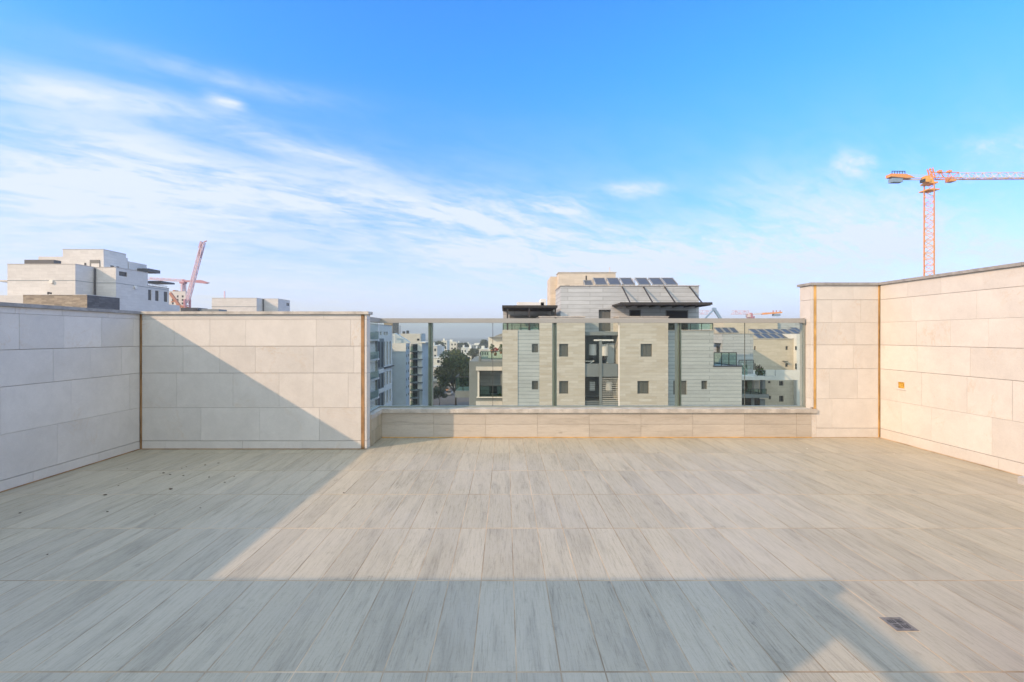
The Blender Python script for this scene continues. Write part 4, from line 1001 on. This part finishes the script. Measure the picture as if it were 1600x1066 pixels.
# distant tower under construction
T = thing('apartment_building', 'small far cream block with nine square windows between the cranes and the left building', 'building', (X(276, 170), 170, G0))
block(T, X(262, 170), X(290, 170), 170, 170.8, G0, Z(455.5, 170), 'cream', front=[(X(a, 170), X(a + 3, 170), Z(b + 3.2, 170), Z(b, 170)) for a in (268.5, 276, 283.8) for b in (461.7, 467.2, 472.6, 478, 483)], frame=False, coping='coping_pale')
slab(T, 'roof_box', 'redroof', X(270, 171), X(273, 171), 171, 173, Z(455.5, 170), Z(453, 170))
mb = MB(); mb.bar((X(266, 165), 165, Z(458, 165)), (X(282, 165), 165, Z(480, 165)), .8); mb.bar((X(268, 165), 165, Z(472, 165)), (X(276, 165), 165, Z(470, 165)), .4); mb.bar((X(276, 165), 165, Z(477, 165)), (X(293, 165), 165, Z(481, 165)), .7)
tag(mb.build('crane_boom', 'crane_rust'), 'rusty orange folded boom leaning across the far nine-windowed block', 'crane')
# second flat building
T = thing('apartment_building', 'pale flat-roofed building above the left return wall, with a thin antenna', 'building', (X(390, 155), 155, G0))
z5 = Z(466, 155); x5 = X(401, 155); Y5 = Ys(411, x5)
block(T, X(331, 155), x5, 155, Y5, G0, z5, 'cream', name='wall', coping='coping_pale')
x6 = X(434.5, Y5); block(T, x5 - 8, x6, Y5 + .002, Ys(453, x6), G0, z5 + .1, 'cream', right=[(Ys(447.5, x6), Ys(452, x6), Z(477.5, 164), Z(473, 164))], name='wall', mull=0, coping='coping_pale')
slab(T, 'downpipe', 'darkgrey', x5 + .1, x5 + .35, Y5 - .4, Y5 - .1, G0, z5)
mb = MB(); mb.bar((X(351, 157), 157, z5), (X(351, 157), 157, Z(455, 157)), .35); mb.build('antenna', 'crane_pk', T)
mb = MB(); mb.box(X(331, 155) - .1, x5 + .03, 154.95, 154.997, Z(479, 155) - .15, Z(479, 155)); mb.build('string_course', 'greyren', T)
T = thing('low_building', 'low dark roof edge just above the coping between crane and flat building', 'building', (X(300, 120), 120, G0))
block(T, X(282, 120), X(309, 120), 120, 124, G0, Z(481, 120), 'darkst', name='wall')
block(T, X(309, 120) + .003, X(340, 120), 120.5, 124, G0, Z(483, 120), 'greyren', name='side_wing')

# ================================================================== CRANES
def lattice(mb, a, b, wdt, seg, t, tri=False, rot=0):
    a, b = Vector(a), Vector(b); d = (b - a); L = d.length; d.normalize()
    if abs(d.z) > .8: u = Vector((math.cos(rot), math.sin(rot), 0)); u = (u - d * u.dot(d)).normalized(); v = d.cross(u)
    else: u = d.cross(Vector((0, 0, 1))).normalized(); v = u.cross(d)
    if tri: c = [(-.5, 0), (.5, 0), (0, 1)]
    else: c = [(-.5, -.5), (.5, -.5), (.5, .5), (-.5, .5)]
    n = max(1, round(L / seg)); k = len(c)
    P = lambda i, j: a + d * (L * i / n) + u * (c[j % k][0] * wdt) + v * (c[j % k][1] * wdt)
    for j in range(k): mb.bar(P(0, j), P(n, j), t * 1.6)
    for i in range(n):
        for j in range(k):
            mb.bar(P(i, j), P(i, j + 1), t)
            mb.bar(P(i, j), P(i + 1, j + 1), t) if (i + j) % 2 else mb.bar(P(i + 1, j), P(i, j + 1), t)
Yc = 125; xm = X(1451.8, Yc); zt = Z(288, Yc)
T = thing('tower_crane', 'large orange tower crane with long pale jib above the right wall', 'crane', (xm, Yc, G0))
mb = MB(); lattice(mb, (xm, Yc, G0), (xm, Yc, zt), 2.0, 1.7, .11, rot=R(45)); mb.build('mast', 'crane_or', T)
mb = MB(); mb.box(xm - 1.25, xm + 1.25, Yc - 1.3, Yc + 1.3, zt - .1, zt + .35); mb.bar((xm, Yc, zt + .35), (xm, Yc, zt + 1.5), 2.2, n=12, w2=1.6); mb.build('slewing_ring', 'crane_yl', T); MB().box(xm - 1.5, xm + 1.5, Yc - 1.5, Yc + 1.5, zt - 1.9, zt - 1.6).build('service_platform', 'crane_yl', T)
o = MB().box(xm - 2.6, xm - 1.3, Yc - 1.8, Yc - .4, zt + .1, zt + 1.7).build('cab', 'crane_yl', T); MB().box(xm - 2.9, xm - 2.61, Yc - 1.8, Yc - .4, zt + .1, zt + .9).build('cab_window', 'pane', o)
zj = Z(286.5, Yc); zj0 = zt + 1.5; hj = 1.9
mb = MB(); lattice(mb, (xm + .5, Yc, zj0), (X(1498, Yc), Yc, zj0), 1.7, 2.2, .12, tri=True); mb.build('jib_root', 'crane_or', T)
mb = MB(); lattice(mb, (X(1498, Yc) + .1, Yc, zj0), (X(1750, Yc), Yc, zj0 + .3), 1.6, 2.2, .12, tri=True); mb.build('jib', 'crane_wh', T)
mb = MB(); mb.bar((X(1498, Yc), Yc, zj0 - .15), (X(1750, Yc), Yc, zj0 + .1), .2); mb.build('jib_chord', 'crane_or', T)
for px in (1468, 1483): 
    mb = MB(); mb.bar((X(px, Yc), Yc, zj0 + 1.6), (X(px, Yc), Yc, zj0 + 2.2), .8); mb.build('jib_winch', 'crane_or', T)
mb = MB(); mb.box(X(1481, Yc), X(1490, Yc), Yc - .8, Yc + .8, zj0 - .9, zj0 - .2); mb.build('trolley', 'crane_or', T)
mb = MB(); mb.prism([(X(1388, Yc), zj0 + .3), (X(1412, Yc), zj0 - .1), (X(1425, Yc), zj0 + .1), (X(1412, Yc), zj0 + 1.0), (X(1388, Yc), zj0 + 1.1)], Yc - .9, Yc + .9); mb.build('counter_jib', 'crane_or', T)
mb = MB(); mb.bar((X(1412, Yc), Yc - .7, zj0), (xm, Yc - .7, zj0 - .05), .25); mb.bar((X(1412, Yc), Yc + .7, zj0), (xm, Yc + .7, zj0 - .05), .25); mb.bar((X(1410, Yc), Yc, zj0 + 1), (xm, Yc, zj0 + .9), .1); mb.build('counter_jib_deck', 'crane_wh', T)
mb = MB(); mb.box(X(1391, Yc), X(1407.5, Yc), Yc - .7, Yc + .7, zj0 - 1.1, zj0 - .02); mb.build('counterweight', 'crane_bl', T)
mb = MB()
for px in range(1390, 1411, 4): mb.bar((X(px, Yc), Yc - .8, zj0 + 1.1), (X(px, Yc), Yc - .8, zj0 + 1.8), .15)
mb.bar((X(1390, Yc), Yc - .8, zj0 + 1.7), (X(1410, Yc), Yc - .8, zj0 + 1.7), .15); mb.build('winch_rail', 'darkgrey', T)
mb = MB(); lattice(mb, (xm + .9, Yc, zj0), (xm + .2, Yc, zj0 + 2.8), .8, .9, .12); mb.build('apex_frame', 'crane_or', T)
# low crane over the handrail
Yc = 190; T = thing('tower_crane', 'small orange and white crane top just above the handrail, right of the stone block', 'crane', (X(1173, Yc), Yc, G0))
mb = MB(); lattice(mb, (X(1173, Yc), Yc, G0), (X(1173, Yc), Yc, Z(494, Yc)), 2, 2.2, .2, rot=R(45)); mb.build('mast', 'crane_rd', T)
mb = MB(); mb.bar((X(1173.5, Yc), Yc, Z(500, Yc)), (X(1173, Yc), Yc, Z(489, Yc)), 2.2, n=8, w2=1.2); mb.build('slewing_ring', 'crane_rd', T)
mb = MB(); mb.box(X(1167, Yc), X(1171, Yc), Yc - 1, Yc + 1, Z(496, Yc), Z(491, Yc)); mb.build('cab', 'crane_wh', T)
mb = MB(); lattice(mb, (X(1170, Yc), Yc, Z(491, Yc)), (X(1143, Yc), Yc, Z(491, Yc)), 1.4, 1.8, .11, tri=True); mb.build('jib', 'crane_pk', T)
mb = MB(); mb.bar((X(1176, Yc), Yc, Z(491.5, Yc)), (X(1192, Yc), Yc, Z(490, Yc)), .5); mb.build('counter_jib', 'crane_wh', T)
mb = MB(); mb.prism([(X(1191, Yc), Z(492, Yc)), (X(1220, Yc), Z(489.5, Yc)), (X(1221, Yc), Z(487.5, Yc)), (X(1191, Yc), Z(489, Yc))], Yc - .8, Yc + .8); mb.build('counter_jib_deck', 'crane_or', T)
mb = MB(); mb.box(X(1208, Yc), X(1218, Yc), Yc - .7, Yc + .7, Z(494, Yc), Z(490.5, Yc)); mb.build('counterweight', 'crane_bl', T)
mb = MB()
for px in (1208, 1213, 1219): mb.bar((X(px, Yc), Yc, Z(489, Yc)), (X(px, Yc), Yc, Z(485, Yc)), .3)
mb.build('winch_rail', 'crane_rd', T)
# pale jib passing behind
Yc = 230; T = thing('tower_crane', 'faint pink crane jib emerging behind the canopy of the stone block', 'crane', (X(1075, Yc), Yc, G0))
mb = MB(); lattice(mb, (X(1068, Yc), Yc, Z(491, Yc)), (X(1112, Yc), Yc, Z(491, Yc)), 1.8, 2.4, .10, tri=True); mb.build('jib', 'crane_pk', T)
mb = MB(); lattice(mb, (X(1075, Yc), Yc, G0), (X(1075, Yc), Yc, Z(491, Yc)), 2, 2.4, .2, rot=R(45)); mb.build('mast', 'crane_pk', T)
# concrete pump boom
Yc = 95; mb = MB(); pA, pB, pC = (X(1098, Yc), Yc, Z(502, Yc)), (X(1116, Yc), Yc, Z(483, Yc)), (X(1128, Yc), Yc, Z(502, Yc))
mb.bar(pA, pB, .28, w2=.3); mb.bar(pB, pC, .5); mb.box(pB[0] - .4, pB[0] + .35, Yc - .2, Yc + .2, pB[2] - .2, pB[2] + .25); mb.bar(pC, (pC[0] + 2, Yc, G0), .6)
tag(mb.build('pump_boom', 'crane_bl'), 'dark blue angled concrete pump boom peeking over the handrail', 'crane')
# luffing crane and red crane on the left
Yc = 165; T = thing('tower_crane', 'faded pink crane with a steeply raised boom on the left skyline', 'crane', (X(292, Yc), Yc, G0))
mb = MB(); lattice(mb, (X(292.5, Yc), Yc, G0), (X(292.5, Yc), Yc, Z(468, Yc)), 1.6, 2.2, .2, rot=R(45)); mb.build('mast', 'crane_rd', T)
mb = MB(); lattice(mb, (X(293, Yc), Yc, Z(470, Yc)), (X(317.5, Yc), Yc, Z(379, Yc)), .95, 1.1, .14); mb.build('boom', 'crane_pk', T)
mb = MB(); mb.bar((X(311.5, Yc), Yc, Z(388, Yc)), (X(314.5, Yc), Yc, Z(377.5, Yc)), .55); mb.bar((X(318, Yc), Yc, Z(379, Yc)), (X(323, Yc), Yc, Z(376.5, Yc)), .3); mb.bar((X(311.5, Yc), Yc, Z(403, Yc)), (X(314.0, Yc), Yc, Z(391, Yc)), .7); mb.build('boom_head', 'crane_rd', T)
Yc = 185; T = thing('tower_crane', 'dusty red crane with a long level jib on the left skyline', 'crane', (X(286.5, Yc), Yc, G0))
mb = MB(); lattice(mb, (X(286.7, Yc), Yc, G0), (X(286.7, Yc), Yc, Z(444, Yc)), 1.1, 1.2, .26, rot=R(45)); mb.build('mast', 'crane_pk', T)
mb = MB(); mb.bar((X(286.7, Yc), Yc, Z(449, Yc)), (X(286.5, Yc), Yc, Z(437, Yc)), 1.3, n=8, w2=.9); mb.box(X(282.8, Yc), X(289.8, Yc), Yc - 1, Yc + 1, Z(443.5, Yc), Z(440.5, Yc)); mb.build('slewing_ring', 'crane_rd', T)
mb = MB(); lattice(mb, (X(289, Yc), Yc, Z(440.3, Yc)), (X(232, Yc), Yc, Z(437, Yc)), .85, 1.2, .12, tri=True); mb.build('jib', 'crane_pk', T)
mb = MB(); mb.bar((X(288, Yc), Yc, Z(439.5, Yc)), (X(306, Yc), Yc, Z(439.8, Yc)), .7); mb.prism([(X(304, Yc), Z(441.5, Yc)), (X(322, Yc), Z(443.5, Yc)), (X(327, Yc), Z(442, Yc)), (X(315, Yc), Z(438, Yc)), (X(305, Yc), Z(438, Yc))], Yc - .6, Yc + .6); mb.build('counter_jib', 'crane_rd', T)
mb = MB(); mb.box(X(249, Yc), X(253.5, Yc), Yc - .5, Yc + .5, Z(440.8, Yc), Z(439, Yc)); mb.build('trolley', 'crane_rd', T)

# ================================================================== HAZE
m = bpy.data.materials.new('haze'); m.use_nodes = True; t = NT(m.node_tree); t.n.remove(t.n['Principled BSDF'])
pv = t.node('ShaderNodeVolumePrincipled'); pv.inputs['Color'].default_value = (.95, .97, .98, 1); pv.inputs['Density'].default_value = .0006; pv.inputs['Anisotropy'].default_value = .2
t.l.new(pv.outputs[0], t.n['Material Output'].inputs['Volume']); M['haze'] = m
tag(MB().box(-3100, 3100, -420, 4550, G0 - 1, 62).build('haze', 'haze'), 'thin pale air haze over the whole city', 'haze', kind='stuff')
